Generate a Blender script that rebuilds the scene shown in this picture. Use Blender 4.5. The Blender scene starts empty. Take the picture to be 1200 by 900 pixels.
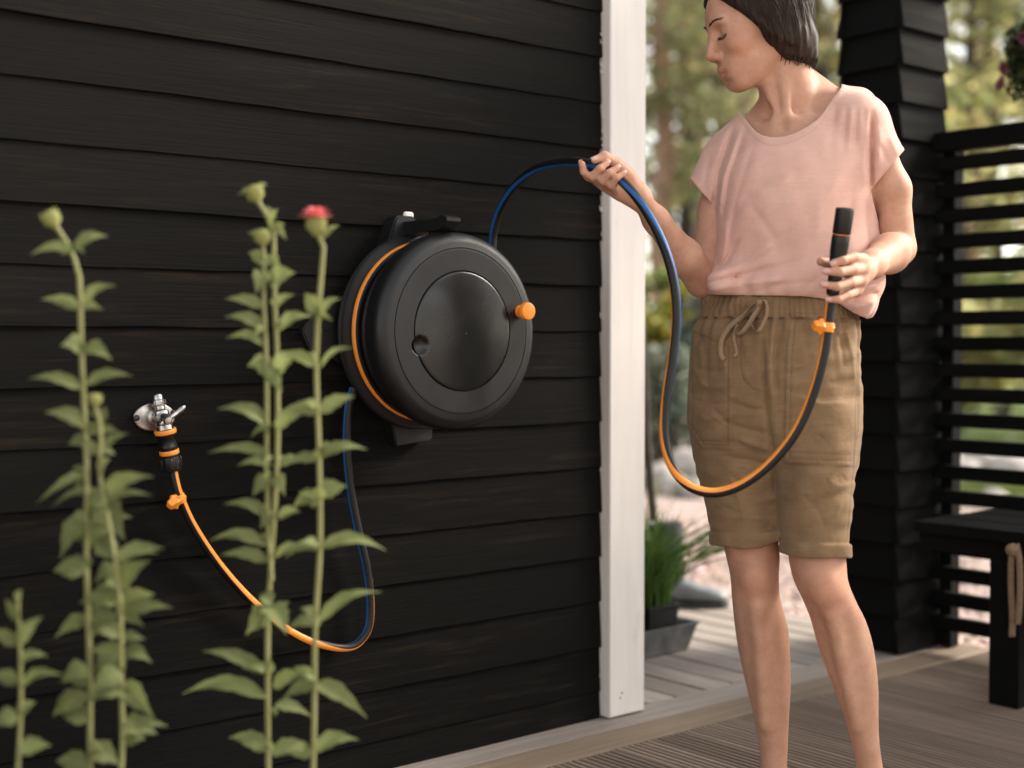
import bpy, bmesh, math, random, time
import numpy as np
from mathutils import Vector, Matrix
R = math.radians
rng = np.random.default_rng(7)
random.seed(7)
scene = bpy.context.scene
COL = scene.collection

# ------------------------------------------------------------------ camera, sky, sun, exposure
H = 0.95                                     # camera height above the deck
FPX = 1600.0                                 # focal length in pixels of a 1200 px wide frame
PITCH = math.atan(47 / FPX)
cam_d = bpy.data.cameras.new('camera')
cam = bpy.data.objects.new('camera', cam_d)
COL.objects.link(cam)
cam.location = (0, 0, H)
cam.rotation_euler = (math.pi / 2 - PITCH, 0, 0)
cam_d.sensor_width = 36
cam_d.lens = FPX / 1200 * 36
cam_d.clip_start = 0.05
cam_d.clip_end = 900
cam_d.dof.use_dof = True
cam_d.dof.focus_distance = 2.80
cam_d.dof.aperture_fstop = 1.65
scene.camera = cam

SUN_FROM = Vector((0.82, 0.27, 0.58)).normalized()
world = bpy.data.worlds.new('World')
scene.world = world
world.use_nodes = True
wn = world.node_tree
sky = wn.nodes.new('ShaderNodeTexSky')
sky.sky_type = 'NISHITA'
sky.sun_disc = False
sky.sun_elevation = math.asin(SUN_FROM.z)
sky.sun_rotation = math.atan2(SUN_FROM.x, SUN_FROM.y)
sky.air_density = 1.0
sky.dust_density = 1.0
sky.ozone_density = 0.3
# thin bright overcast: the blue is mostly lost in cloud
hs_ = wn.nodes.new('ShaderNodeHueSaturation')
hs_.inputs['Saturation'].default_value = 0.32
hs_.inputs['Value'].default_value = 1.0
tint = wn.nodes.new('ShaderNodeMix'); tint.data_type = 'RGBA'; tint.blend_type = 'MULTIPLY'
tint.inputs[0].default_value = 1.0
tint.inputs[7].default_value = (1.0, 0.955, 0.89, 1)
wn.links.new(sky.outputs[0], hs_.inputs['Color'])
wn.links.new(hs_.outputs[0], tint.inputs[6])
wn.links.new(tint.outputs[2], wn.nodes['Background'].inputs[0])
wn.nodes['Background'].inputs[1].default_value = 0.15
sun_d = bpy.data.lights.new('sun', 'SUN')
sun_d.energy = 2.4
sun_d.angle = R(20)
sun_d.color = (1.0, 0.91, 0.80)
sun = bpy.data.objects.new('sun', sun_d)
COL.objects.link(sun)
sun.rotation_euler = SUN_FROM.to_track_quat('Z', 'Y').to_euler()
sun.location = (4, -4, 6)
scene.view_settings.view_transform = 'Standard'
scene.view_settings.look = 'None'
scene.view_settings.exposure = 1.48
scene.view_settings.gamma = 1.0

# ------------------------------------------------------------------ measuring helpers
_cp, _sp = math.cos(PITCH), math.sin(PITCH)
def ray(px, py):
    x, y = (px - 600) / FPX, -(py - 450) / FPX
    return Vector((x, _cp + y * _sp, y * _cp - _sp))
def U(px, py, Y):
    """world point seen at a pixel of the photograph, Y metres in front of the camera"""
    r = ray(px, py)
    return Vector((0, 0, H)) + r * (Y / r.y)
def proj(P):
    x, y, z = P[..., 0], P[..., 1], P[..., 2] - H
    dep = y * _cp - z * _sp
    up = y * _sp + z * _cp
    return 600 + FPX * x / dep, 450 - FPX * up / dep

TH = math.atan(1920 / FPX)
D = Vector((math.sin(TH), math.cos(TH), 0))      # along the house wall, away from the camera
N = Vector((math.cos(TH), -math.sin(TH), 0))     # out of the house wall
ZV = Vector((0, 0, 1))
W0 = U(706, 403, 3.47); W0.z = 0
def WP(s, off, z):
    return W0 + D * s + N * off + ZV * z
def UW(px, py, off):
    """point seen at a pixel on the plane that lies off in front of the wall"""
    r = ray(px, py)
    t = (off - N.dot(Vector((0, 0, H)) - W0)) / N.dot(r)
    return Vector((0, 0, H)) + r * t

# ------------------------------------------------------------------ materials
def new_mat(name):
    m = bpy.data.materials.new(name)
    m.use_nodes = True
    nt = m.node_tree
    return m, nt, nt.nodes['Principled BSDF']
def nd(nt, typ, **kw):
    n = nt.nodes.new(typ)
    for k, v in kw.items():
        if k.startswith('i_'):
            n.inputs[k[2:].replace('_', ' ')].default_value = v
        else:
            setattr(n, k, v)
    return n
def ramp(nt, fac, stops):
    r = nt.nodes.new('ShaderNodeValToRGB')
    el = r.color_ramp.elements
    while len(el) < len(stops):
        el.new(0.5)
    for e, (p, c) in zip(el, stops):
        e.position = p
        e.color = (c[0], c[1], c[2], 1) if len(c) > 2 else (c[0],) * 3 + (1,)
    nt.links.new(fac, r.inputs[0])
    return r.outputs[0]
def coords(nt, scale=(1, 1, 1), rand=True):
    tc = nt.nodes.new('ShaderNodeTexCoord')
    mp = nt.nodes.new('ShaderNodeMapping')
    mp.inputs['Scale'].default_value = scale
    nt.links.new(tc.outputs['Object'], mp.inputs[0])
    if rand:
        oi = nt.nodes.new('ShaderNodeObjectInfo')
        ml = nt.nodes.new('ShaderNodeMath'); ml.operation = 'MULTIPLY'; ml.inputs[1].default_value = 37
        nt.links.new(oi.outputs['Random'], ml.inputs[0])
        cb = nt.nodes.new('ShaderNodeCombineXYZ')
        for i in range(3):
            nt.links.new(ml.outputs[0], cb.inputs[i])
        nt.links.new(cb.outputs[0], mp.inputs['Location'])
    return mp.outputs[0]
def noise(nt, vec, scale, detail=4, rough=0.55, dist=0.0):
    n = nd(nt, 'ShaderNodeTexNoise')
    n.inputs['Scale'].default_value = scale
    n.inputs['Detail'].default_value = detail
    n.inputs['Roughness'].default_value = rough
    n.inputs['Distortion'].default_value = dist
    nt.links.new(vec, n.inputs['Vector'])
    return n.outputs['Fac']
def mixc(nt, fac, a, b, mode='MIX'):
    m = nt.nodes.new('ShaderNodeMix'); m.data_type = 'RGBA'; m.blend_type = mode
    for idx, v in ((0, fac), (6, a), (7, b)):
        if isinstance(v, (int, float)):
            m.inputs[idx].default_value = v
        elif isinstance(v, (tuple, list)):
            m.inputs[idx].default_value = (v[0], v[1], v[2], 1)
        else:
            nt.links.new(v, m.inputs[idx])
    return m.outputs[2]
def bump(nt, bs, h, strength=0.3, dist=0.002):
    b = nt.nodes.new('ShaderNodeBump')
    b.inputs['Strength'].default_value = strength
    b.inputs['Distance'].default_value = dist
    nt.links.new(h, b.inputs['Height'])
    nt.links.new(b.outputs[0], bs.inputs['Normal'])
def simple(name, col, rough=0.5, metal=0.0, var=0.12, nscale=40, bmp=0.08, spec=0.5, coat=0.0):
    m, nt, bs = new_mat(name)
    v = coords(nt)
    f = noise(nt, v, nscale, 5)
    c2 = tuple(min(1, x * (1 + var)) for x in col); c1 = tuple(x * (1 - var) for x in col)
    nt.links.new(ramp(nt, f, [(0.3, c1), (0.7, c2)]), bs.inputs['Base Color'])
    f2 = noise(nt, v, nscale * 0.35, 6)
    nt.links.new(ramp(nt, f2, [(0.25, (max(0, rough - .1),)), (0.75, (min(1, rough + .1),))]), bs.inputs['Roughness'])
    bs.inputs['Metallic'].default_value = metal
    bs.inputs['Specular IOR Level'].default_value = spec
    bs.inputs['Coat Weight'].default_value = coat
    if bmp:
        bump(nt, bs, noise(nt, v, nscale * 8, 3), bmp, 0.001)
    return m

def wood_mat(name, c_lo, c_hi, rough=0.75, grain=1.0, streak=None, spec=0.3, groove=None):
    """boards whose grain runs along local X"""
    m, nt, bs = new_mat(name)
    v = coords(nt, (1.6 * grain, 34 * grain, 34 * grain))
    g = noise(nt, v, 1.5, 6, 0.6, 0.6)
    v2 = coords(nt, (6, 260, 260))
    fine = noise(nt, v2, 1.0, 4, 0.6)
    v3 = coords(nt, (2.2, 9, 9))
    big = noise(nt, v3, 1.0, 4, 0.55)
    oi = nd(nt, 'ShaderNodeObjectInfo')
    base = ramp(nt, g, [(0.32, c_lo), (0.68, c_hi)])
    dk = tuple(x * 0.72 for x in c_lo)
    base = mixc(nt, ramp(nt, fine, [(0.35, (0.5,)), (0.6, (0.0,))]), base, dk)
    base = mixc(nt, ramp(nt, big, [(0.4, (0.0,)), (0.75, (0.45,))]), base, tuple((a + b) / 2 * .8 for a, b in zip(c_lo, c_hi)))
    tone = ramp(nt, oi.outputs['Random'], [(0, (0.80,)), (1, (1.12,))])
    base = mixc(nt, 1.0, base, tone, 'MULTIPLY')
    if streak:
        vs = coords(nt, (3.5, 60, 60))
        s = noise(nt, vs, 1.0, 7, 0.72, 0.4)
        vb = coords(nt, (1.4, 7, 7))
        sb = noise(nt, vb, 1.0, 3)
        mk = mixc(nt, 1.0, ramp(nt, s, [(0.52, (0.0,)), (0.72, (1.0,))]), ramp(nt, sb, [(0.42, (0.0,)), (0.62, (1.0,))]), 'MULTIPLY')
        base = mixc(nt, mk, base, streak)
        vd = coords(nt, (38, 60, 60))
        sp = noise(nt, vd, 1.0, 3, 0.8)
        base = mixc(nt, ramp(nt, sp, [(0.76, (0.0,)), (0.80, (0.8,))]), base, tuple(x * 1.6 for x in streak))
    nt.links.new(base, bs.inputs['Base Color'])
    nt.links.new(ramp(nt, g, [(0.2, (rough - .1,)), (0.8, (min(1, rough + .1),))]), bs.inputs['Roughness'])
    bs.inputs['Specular IOR Level'].default_value = spec
    hsum = nd(nt, 'ShaderNodeMath', operation='ADD')
    nt.links.new(g, hsum.inputs[0]); nt.links.new(fine, hsum.inputs[1])
    bump(nt, bs, hsum.outputs[0], 0.45, 0.0025)
    return m

# ------------------------------------------------------------------ mesh helpers
def put(name, me, mats=None, parent=None, M=None):
    o = bpy.data.objects.new(name, me)
    COL.objects.link(o)
    if M is not None:
        o.matrix_basis = M
    if mats is not None:
        if not isinstance(mats, (list, tuple)):
            mats = [mats]
        if len(me.materials) == 0:
            for m in mats:
                me.materials.append(m)
    if parent is not None:
        o.parent = parent
        o.matrix_parent_inverse = parent.matrix_basis.inverted()
    return o
def tag(o, label=None, cat=None, group=None, kind=None):
    for k, v in (('label', label), ('category', cat), ('group', group), ('kind', kind)):
        if v:
            o[k] = v
    return o
def thing(name, loc, label, cat, group=None):
    o = bpy.data.objects.new(name, None)
    COL.objects.link(o)
    o.empty_display_size = 0.1
    o.matrix_basis = Matrix.Translation(Vector(loc))
    return tag(o, label, cat, group)
def mesh_np(name, V, F, smooth=True, mat_idx=None, col=None):
    """mesh from numpy arrays; F is (n,3) or (n,4)"""
    me = bpy.data.meshes.new(name)
    V = np.asarray(V, np.float32); F = np.asarray(F, np.int32)
    n, k = F.shape
    me.vertices.add(len(V)); me.vertices.foreach_set('co', V.ravel())
    me.loops.add(n * k); me.loops.foreach_set('vertex_index', F.ravel())
    me.polygons.add(n)
    me.polygons.foreach_set('loop_start', np.arange(0, n * k, k, dtype=np.int32))
    if smooth:
        me.polygons.foreach_set('use_smooth', np.ones(n, bool))
    if mat_idx is not None:
        me.polygons.foreach_set('material_index', np.asarray(mat_idx, np.int32))
    me.update(calc_edges=True)
    if col is not None:
        a = me.color_attributes.new('Col', 'FLOAT_COLOR', 'POINT')
        c = np.ones((len(V), 4), np.float32); c[:, :col.shape[1]] = col
        a.data.foreach_set('color', c.ravel())
    return me
class MB:
    """collects shapes into ONE mesh"""
    def __init__(self):
        self.v = []; self.f = []; self.m = []
    def add(self, vs, fs, mi=0):
        b = len(self.v)
        self.v += [tuple(x) for x in vs]
        self.f += [tuple(i + b for i in f) for f in fs]
        self.m += [mi] * len(fs) if isinstance(mi, int) else list(mi)
    def box(self, c, ax, dims, bev=0.0, mi=0):
        """chamfered box: centre, three axes, full dims"""
        c = Vector(c); ax = [Vector(a).normalized() for a in ax]
        h = [d / 2 for d in dims]
        b = min(bev, min(h) * 0.9)
        if b <= 0:
            vs = [c + ax[0] * h[0] * x + ax[1] * h[1] * y + ax[2] * h[2] * z for x in (-1, 1) for y in (-1, 1) for z in (-1, 1)]
            self.add(vs, [(0, 1, 3, 2), (4, 6, 7, 5), (0, 4, 5, 1), (2, 3, 7, 6), (0, 2, 6, 4), (1, 5, 7, 3)], mi)
            return
        vs = []; ids = {}
        for x in (-1, 1):
            for y in (-1, 1):
                for z in (-1, 1):
                    s = (x, y, z)
                    for k in range(3):
                        q = [h[i] * s[i] - (b * s[i] if i != k else 0) for i in range(3)]
                        ids[(s, k)] = len(vs)
                        vs.append(c + ax[0] * q[0] + ax[1] * q[1] + ax[2] * q[2])
        fs = []
        for k in range(3):
            i, j = [t for t in range(3) if t != k]
            for sk in (-1, 1):
                loop = []
                for (a, bb) in ((-1, -1), (1, -1), (1, 1), (-1, 1)):
                    s = [0, 0, 0]; s[k] = sk; s[i] = a; s[j] = bb
                    loop.append(ids[(tuple(s), k)])
                fs.append(loop)
        for k in range(3):                       # edges parallel to axis k
            i, j = [t for t in range(3) if t != k]
            for a in (-1, 1):
                for bb in (-1, 1):
                    q = []
                    for (sk, kk) in ((-1, i), (-1, j), (1, j), (1, i)):
                        s = [0, 0, 0]; s[k] = sk; s[i] = a; s[j] = bb
                        q.append(ids[(tuple(s), kk)])
                    fs.append(q)
        for s in [(x, y, z) for x in (-1, 1) for y in (-1, 1) for z in (-1, 1)]:
            fs.append([ids[(s, k)] for k in range(3)])
        self.add(vs, fs, mi)
    def lathe(self, prof, org, axis, seg=48, mi=0, up=ZV, cap0=False, cap1=False, fn=None):
        """prof: (radius, offset along axis[, material])"""
        axis = Vector(axis).normalized()
        u = (Vector(up) - axis * axis.dot(Vector(up)))
        if u.length < 1e-4:
            u = Vector((1, 0, 0)) - axis * axis.x
        u.normalize(); w = axis.cross(u)
        org = Vector(org); vs = []; fs = []; ms = []
        for p in prof:
            for k in range(seg):
                a = 2 * math.pi * k / seg
                r, o = p[0], p[1]
                if fn:
                    o += fn(r * math.cos(a), r * math.sin(a))
                vs.append(org + axis * o + u * (r * math.cos(a)) + w * (r * math.sin(a)))
        for i in range(len(prof) - 1):
            for k in range(seg):
                k2 = (k + 1) % seg
                fs.append((i * seg + k, i * seg + k2, (i + 1) * seg + k2, (i + 1) * seg + k))
                ms.append(prof[i][2] if len(prof[i]) > 2 else mi)
        if cap0:
            fs.append(tuple(reversed(range(seg)))); ms.append(mi)
        if cap1:
            b = (len(prof) - 1) * seg
            fs.append(tuple(range(b, b + seg))); ms.append(mi)
        self.add(vs, fs, ms)
    def tube(self, pts, rad, seg=12, mi=0, caps=True, ref=None, flat=1.0, matfn=None, twist=None):
        """sweep along points; rad a number or list; flat squashes the second axis; matfn(angle, i) picks a material"""
        pts = [Vector(p) for p in pts]; n = len(pts)
        rad = [rad] * n if isinstance(rad, (int, float)) else rad
        tans = []
        for i in range(n):
            a = pts[max(0, i - 1)]; b = pts[min(n - 1, i + 1)]
            t = (b - a); tans.append(t.normalized() if t.length > 1e-9 else Vector((0, 0, 1)))
        u = Vector(ref) if ref is not None else Vector((0.13, 0.27, 0.95))
        vs = []; fs = []; ms = []
        for i in range(n):
            t = tans[i]
            if twist is not None:
                u = Vector(twist[i])
            u = u - t * t.dot(u)
            if u.length < 1e-5:
                u = t.orthogonal()
            u.normalize(); w = t.cross(u)
            for k in range(seg):
                a = 2 * math.pi * k / seg
                vs.append(pts[i] + u * (math.cos(a) * rad[i]) + w * (math.sin(a) * rad[i] * flat))
        for i in range(n - 1):
            for k in range(seg):
                k2 = (k + 1) % seg
                fs.append((i * seg + k, i * seg + k2, (i + 1) * seg + k2, (i + 1) * seg + k))
                ms.append(matfn(2 * math.pi * (k + .5) / seg, i) if matfn else mi)
        if caps:
            fs.append(tuple(reversed(range(seg)))); ms.append(mi)
            b = (n - 1) * seg
            fs.append(tuple(range(b, b + seg))); ms.append(mi)
        self.add(vs, fs, ms)
    def prism(self, poly, org, ax, ay, az, depth, mi=0):
        """outline in (ax, ay), pushed depth along az"""
        org = Vector(org); n = len(poly)
        vs = [org + ax * x + ay * y for x, y in poly] + [org + ax * x + ay * y + az * depth for x, y in poly]
        fs = [tuple(reversed(range(n))), tuple(range(n, 2 * n))] + [(i, (i + 1) % n, (i + 1) % n + n, i + n) for i in range(n)]
        self.add(vs, fs, mi)
    def mesh(self, name, smooth=40):
        me = bpy.data.meshes.new(name)
        me.from_pydata(self.v, [], self.f)
        me.polygons.foreach_set('material_index', self.m)
        if smooth:
            me.shade_smooth()
            me.set_sharp_from_angle(angle=R(smooth))
        me.update()
        return me
    def build(self, name, mats, parent=None, M=None, smooth=40, bevel=None):
        me = self.mesh(name, smooth)
        bm = bmesh.new(); bm.from_mesh(me)
        bmesh.ops.recalc_face_normals(bm, faces=bm.faces)
        if bevel:
            ed = [e for e in bm.edges if len(e.link_faces) == 2 and e.calc_face_angle(0) > R(35)]
            bmesh.ops.bevel(bm, geom=ed, offset=bevel, segments=2, affect='EDGES', clamp_overlap=True)
        bm.to_mesh(me); bm.free()
        if smooth:
            me.shade_smooth(); me.set_sharp_from_angle(angle=R(smooth))
        return put(name, me, mats, parent, M)
def frame(org, ax, ay, az):
    m = Matrix((ax, ay, az)).transposed().to_4x4()
    m.translation = Vector(org)
    return m
def smooth_path(ctrl, n):
    """Catmull-Rom through the control points, n samples"""
    P = np.array([tuple(c) for c in ctrl], float)
    d = np.r_[0, np.cumsum(np.linalg.norm(np.diff(P[:, :3], axis=0), axis=1))]
    return np.array([catmull(P, d, t) for t in np.linspace(0, d[-1], n)])
def catmull(P, d, t):
    i = int(np.clip(np.searchsorted(d, t) - 1, 0, len(P) - 2))
    u = (t - d[i]) / max(1e-9, d[i + 1] - d[i])
    h = d[i + 1] - d[i]
    m0 = (P[i + 1] - P[i - 1]) / (d[i + 1] - d[i - 1]) if i > 0 else (P[1] - P[0]) / (d[1] - d[0])
    m1 = (P[i + 2] - P[i]) / (d[i + 2] - d[i]) if i + 2 < len(P) else (P[-1] - P[-2]) / (d[-1] - d[-2])
    u2, u3 = u * u, u * u * u
    return P[i] * (2 * u3 - 3 * u2 + 1) + m0 * h * (u3 - 2 * u2 + u) + P[i + 1] * (-2 * u3 + 3 * u2) + m1 * h * (u3 - u2)
# ================================================================== setting: house, deck, porch
M_siding = wood_mat('black stained siding', (0.0042, 0.0039, 0.0035), (0.0078, 0.0069, 0.0059), rough=0.8, streak=(0.023, 0.0155, 0.0105), spec=0.08)
M_porchblack = wood_mat('black stained porch timber', (0.0035, 0.0037, 0.0037), (0.0062, 0.0062, 0.0058), rough=0.8, spec=0.08)
M_deck = wood_mat('weathered grey decking', (0.31, 0.262, 0.225), (0.47, 0.41, 0.36), rough=0.8, streak=(0.24, 0.19, 0.15), spec=0.2)
M_deckb = wood_mat('brown decking', (0.245, 0.178, 0.125), (0.36, 0.275, 0.20), rough=0.8, streak=(0.20, 0.15, 0.11), spec=0.2)
M_deckg = wood_mat('grooved brown decking', (0.20, 0.148, 0.112), (0.31, 0.235, 0.18), rough=0.8, streak=(0.17, 0.12, 0.09), spec=0.2)
M_dark = simple('dark timber underside', (0.012, 0.011, 0.010), 0.9, bmp=0.2)
M_red = simple('raw board end wood', (0.16, 0.10, 0.065), 0.9, nscale=120)

def white_paint():
    m, nt, bs = new_mat('white painted board')
    v = coords(nt, (1, 1, 1))
    f = noise(nt, coords(nt, (40, 40, 3)), 1.0, 5)
    base = ramp(nt, f, [(0.3, (0.68, 0.638, 0.60)), (0.7, (0.745, 0.705, 0.665))])
    st = noise(nt, coords(nt, (14, 14, 5)), 1.0, 8, 0.75, 1.2)
    base = mixc(nt, ramp(nt, st, [(0.60, (0.0,)), (0.78, (0.55,))]), base, (0.46, 0.40, 0.34))
    sp = noise(nt, coords(nt, (90, 90, 60)), 1.0, 3, 0.8)
    base = mixc(nt, ramp(nt, sp, [(0.74, (0.0,)), (0.79, (0.7,))]), base, (0.22, 0.17, 0.13))
    nt.links.new(base, bs.inputs['Base Color'])
    bs.inputs['Roughness'].default_value = 0.55
    bs.inputs['Specular IOR Level'].default_value = 0.3
    bump(nt, bs, st, 0.25, 0.003)
    return m
M_white = white_paint()

house = thing('house', WP(-1.6, -0.3, -0.3), 'black timber house wall of overlapping boards with a white corner board', 'house wall')
PITCHB = 0.1139
Z0B = 1.437
def siding_mesh(L, seg, seed):
    r = np.random.default_rng(seed)
    xs = np.linspace(0, L, seg + 1)
    ph = r.uniform(0, 6.28, 6)
    wob = 0.0009 * np.sin(xs * 3.1 + ph[0]) + 0.0005 * np.sin(xs * 9.7 + ph[1]) + 0.0006 * np.sin(xs * 27 + ph[2])
    bow = 0.0016 * np.sin(xs * 1.7 + ph[3]) + 0.0007 * np.sin(xs * 6.3 + ph[4])
    ragged = r.uniform(-0.0005, 0.0005, seg + 1)
    prof = [(-0.0105, 0.0), (-0.0228, 0.0), (-0.0242, 0.0020), (-0.0222, 0.045), (-0.0196, 0.085), (-0.0164, 0.128), (-0.001, 0.128)]
    mb = MB(); k = len(prof)
    vs = []
    for i, x in enumerate(xs):
        for j, (y, z) in enumerate(prof):
            lo = max(0, 1 - z / 0.05)
            vs.append((x, y - bow[i] * (1 if j in (1, 2, 3, 4) else 0), z + (wob[i] + ragged[i]) * lo))
    fs = []
    for i in range(seg):
        for j in range(k):
            j2 = (j + 1) % k
            fs.append((i * k + j, i * k + j2, (i + 1) * k + j2, (i + 1) * k + j))
    mb.add(vs, fs)
    mb.add(vs[:k], [tuple(range(k))]); mb.add(vs[-k:], [tuple(reversed(range(k)))])
    return mb
SB = -4.2
for k in range(-15, 12):
    end = -0.0245 - random.uniform(0.0, 0.0035)
    L = end - SB
    tilt = random.uniform(-0.0006, 0.0006)
    mb = siding_mesh(L, 90, 100 + k)
    dirx = (D + ZV * tilt).normalized(); up = (ZV - D * tilt).normalized()
    mb.build('siding_board', M_siding, house, frame(WP(SB, 0.0, Z0B + PITCHB * k - tilt * L + random.uniform(-.0012, .0012)), dirx, -N, up), smooth=30)
# gable wall beyond the corner, seen only from a step to the right
for k in range(-15, 12):
    mb = siding_mesh(2.6, 20, 300 + k)
    mb.build('siding_board', M_siding, house, frame(WP(0.075, -0.03, Z0B + PITCHB * k), -N, -D, ZV), smooth=30)
w = MB(); w.box(WP(-2.13, -0.1, 1.2), (D, -N, ZV), (4.2, 0.16, 3.1), 0.0)
w.build('sheathing', M_dark, house)
cb = MB(); cb.box((0, 0, 0), ((1, 0, 0), (0, 1, 0), (0, 0, 1)), (0.127, 0.046, 2.86), 0.0035)
cbo = cb.build('corner_board', M_white, house, frame(WP(-0.022 + 0.0635, 0.0275, 1.435), D, -N, ZV))
cb2 = MB(); cb2.box((0, 0, 0), ((1, 0, 0), (0, 1, 0), (0, 0, 1)), (0.024, 0.11, 3.2), 0.003)
cb2.build('corner_board', M_white, house, frame(WP(0.0925, -0.052, 1.28), D, -N, ZV))
# paint drips and splinters where the siding meets the white board
sp = MB()
for i in range(34):
    z = random.uniform(-0.1, 1.9)
    c = WP(-0.0245 - random.uniform(0, .003), 0.024 + random.uniform(-.006, .004), z)
    sp.tube([c, c + ZV * random.uniform(.004, .012) - D * random.uniform(.001, .005)], [random.uniform(.0012, .003), .0005], 5)
for po in sp.build('paint_drips', M_white, house, smooth=60),:
    po['kind'] = 'stuff'
nl = MB()                                            # two nail holes low on the white board
for (px, py) in ((729, 812), (727, 818)):
    c = UW(px, py, 0.0508)
    nl.lathe([(0.0, 0.0004), (0.0022, 0.0004), (0.0026, 0.0)], c, N, 10)
nl.build('nail_hole', M_dark, house)

# ---- decks
def plank(name, parent, s0, s1, t0, t1, ztop, mat, along, th=0.028, bev=0.003, grooves=0, jz=0.0012):
    z = ztop + random.uniform(-jz, jz)
    if along == 'n':
        L, Wd = t1 - t0, s1 - s0
        M = frame(WP((s0 + s1) / 2, (t0 + t1) / 2, z), N, D, ZV)
    else:
        L, Wd = s1 - s0, t1 - t0
        M = frame(WP((s0 + s1) / 2, (t0 + t1) / 2, z), D, -N, ZV)
    mb = MB()
    if not grooves:
        seg = 6
        mb.box((0, 0, -th / 2), ((1, 0, 0), (0, 1, 0), (0, 0, 1)), (L, Wd, th), bev)
    else:
        prof = [(-Wd / 2, -th), (-Wd / 2, -bev)]
        gw = Wd / (grooves + 1) * 0.30
        prof.append((-Wd / 2 + bev, 0))
        for g in range(1, grooves + 1):
            c = -Wd / 2 + Wd * g / (grooves + 1)
            prof += [(c - gw, 0), (c - gw * .6, -0.0035), (c + gw * .6, -0.0035), (c + gw, 0)]
        prof += [(Wd / 2 - bev, 0), (Wd / 2, -bev), (Wd / 2, -th)]
        k = len(prof)
        vs = [(-L / 2, y, zz) for y, zz in prof] + [(L / 2, y, zz) for y, zz in prof]
        mb.add(vs, [(j, (j + 1) % k, (j + 1) % k + k, j + k) for j in range(k)] + [tuple(range(k)), tuple(range(k, 2 * k))])
    return mb.build(name, mat, parent, M)

dk = MB()
for s in (0.2, 0.75, 1.3):
    pass
for t in (-0.25, -0.75, -1.15):
    dk.box(WP(0.62, t, -0.075), (D, -N, ZV), (1.36, 0.045, 0.09), 0.002)
deck = dk.build('deck', M_dark); tag(deck, kind='structure')
s = -0.055
S_FAR = 1.365
i = 0
while s < S_FAR - 0.05:
    w_ = 0.1020 + random.uniform(-.001, .001)
    gap = 0.0120 if i not in (1,) else 0.014
    plank('deck_board', deck, s, s + w_, -1.62 + random.uniform(-.01, .01), -0.0055, 0.0, M_deck, 'n')
    s += w_ + gap; i += 1
S_END = s
pk = MB()
for sj in (-0.9, -0.4, 0.1, 0.6, 1.1, 1.6, 2.1):
    pk.box(WP(sj if sj < 1.3 else 1.3, 1.2, -0.082), (D, -N, ZV), (0.045, 2.5, 0.09), 0.002) if sj < 1.4 else None
pk.box(WP(0.20, 0.06, -0.082), (D, -N, ZV), (2.28, 0.045, 0.09), 0.002)
porch = pk.build('porch_floor', M_dark); tag(porch, kind='structure')
plank('trim_board', porch, -1.0, S_END + 0.03, 0.0, 0.112, 0.001, M_deck, 'd')
plank('trim_board', porch, -1.0, S_END + 0.03, 0.1175, 0.230, 0.001, M_deckb, 'd')
s = -0.998
while s < S_END - 0.02:
    plank('grooved_board', porch, s, s + 0.112, 0.2365, 2.6, 0.0, M_deckg, 'n', grooves=5)
    s += 0.1175
fa = MB(); fa.box(WP(-1.016, 1.3, -0.09), (D, -N, ZV), (0.024, 2.6, 0.15), 0.002)
fa.build('fascia_board', M_porchblack, porch)

# ---- clad pillar: square core with lapped boards on the two faces seen, and on the others
P_S, P_T, P_W = 1.150, 0.095, 0.222
pillar = thing('pillar', WP(P_S + P_W / 2, P_T - P_W / 2, 0), 'square black pillar clad in lapped boards behind the person', 'pillar')
core = MB(); core.box(WP(P_S + P_W / 2, P_T - P_W / 2, 1.204), (D, -N, ZV), (P_W - 0.02, P_W - 0.02, 2.40), 0.002)
core.build('core', M_dark, pillar)
PB = 0.1115
zb0 = 1.679 - 15 * PB
def lap(Wd, hgt=0.118, th0=0.022, th1=0.006):
    mb = MB()
    prof = [(0, 0), (-th0, 0), (-th0 - .001, 0.002), (-th1, hgt), (0, hgt)]
    k = len(prof); vs = [(x, y, z) for x in (-Wd / 2, Wd / 2) for y, z in prof]
    mb.add(vs, [(j, (j + 1) % k, (j + 1) % k + k, j + k) for j in range(k)] + [tuple(range(k)), tuple(range(k, 2 * k))])
    return mb
for k in range(0, 23):
    z = zb0 + PB * k
    if z < -0.02 or z > 2.29:
        continue
    for (c, ax, ay, wd) in ((WP(P_S + P_W / 2, P_T - 0.012, z), D, -N, P_W + 0.018), (WP(P_S + 0.012, P_T - P_W / 2, z), -N * -1, D, P_W - 0.03),
                            (WP(P_S + P_W - 0.012, P_T - P_W / 2, z), -N, -D, P_W - 0.03), (WP(P_S + P_W / 2, P_T - P_W + 0.012, z), -D, N, P_W + 0.018)):
        mb = lap(wd + random.uniform(-.002, .002))
        ax = ax.normalized(); ay = ay.normalized()
        if ax.cross(ay).z < 0:
            ax = -ax
        mb.build('lap_board', M_porchblack, pillar, frame(c + ZV * random.uniform(-.001, .001), ax, ay, ZV), smooth=25)

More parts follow.
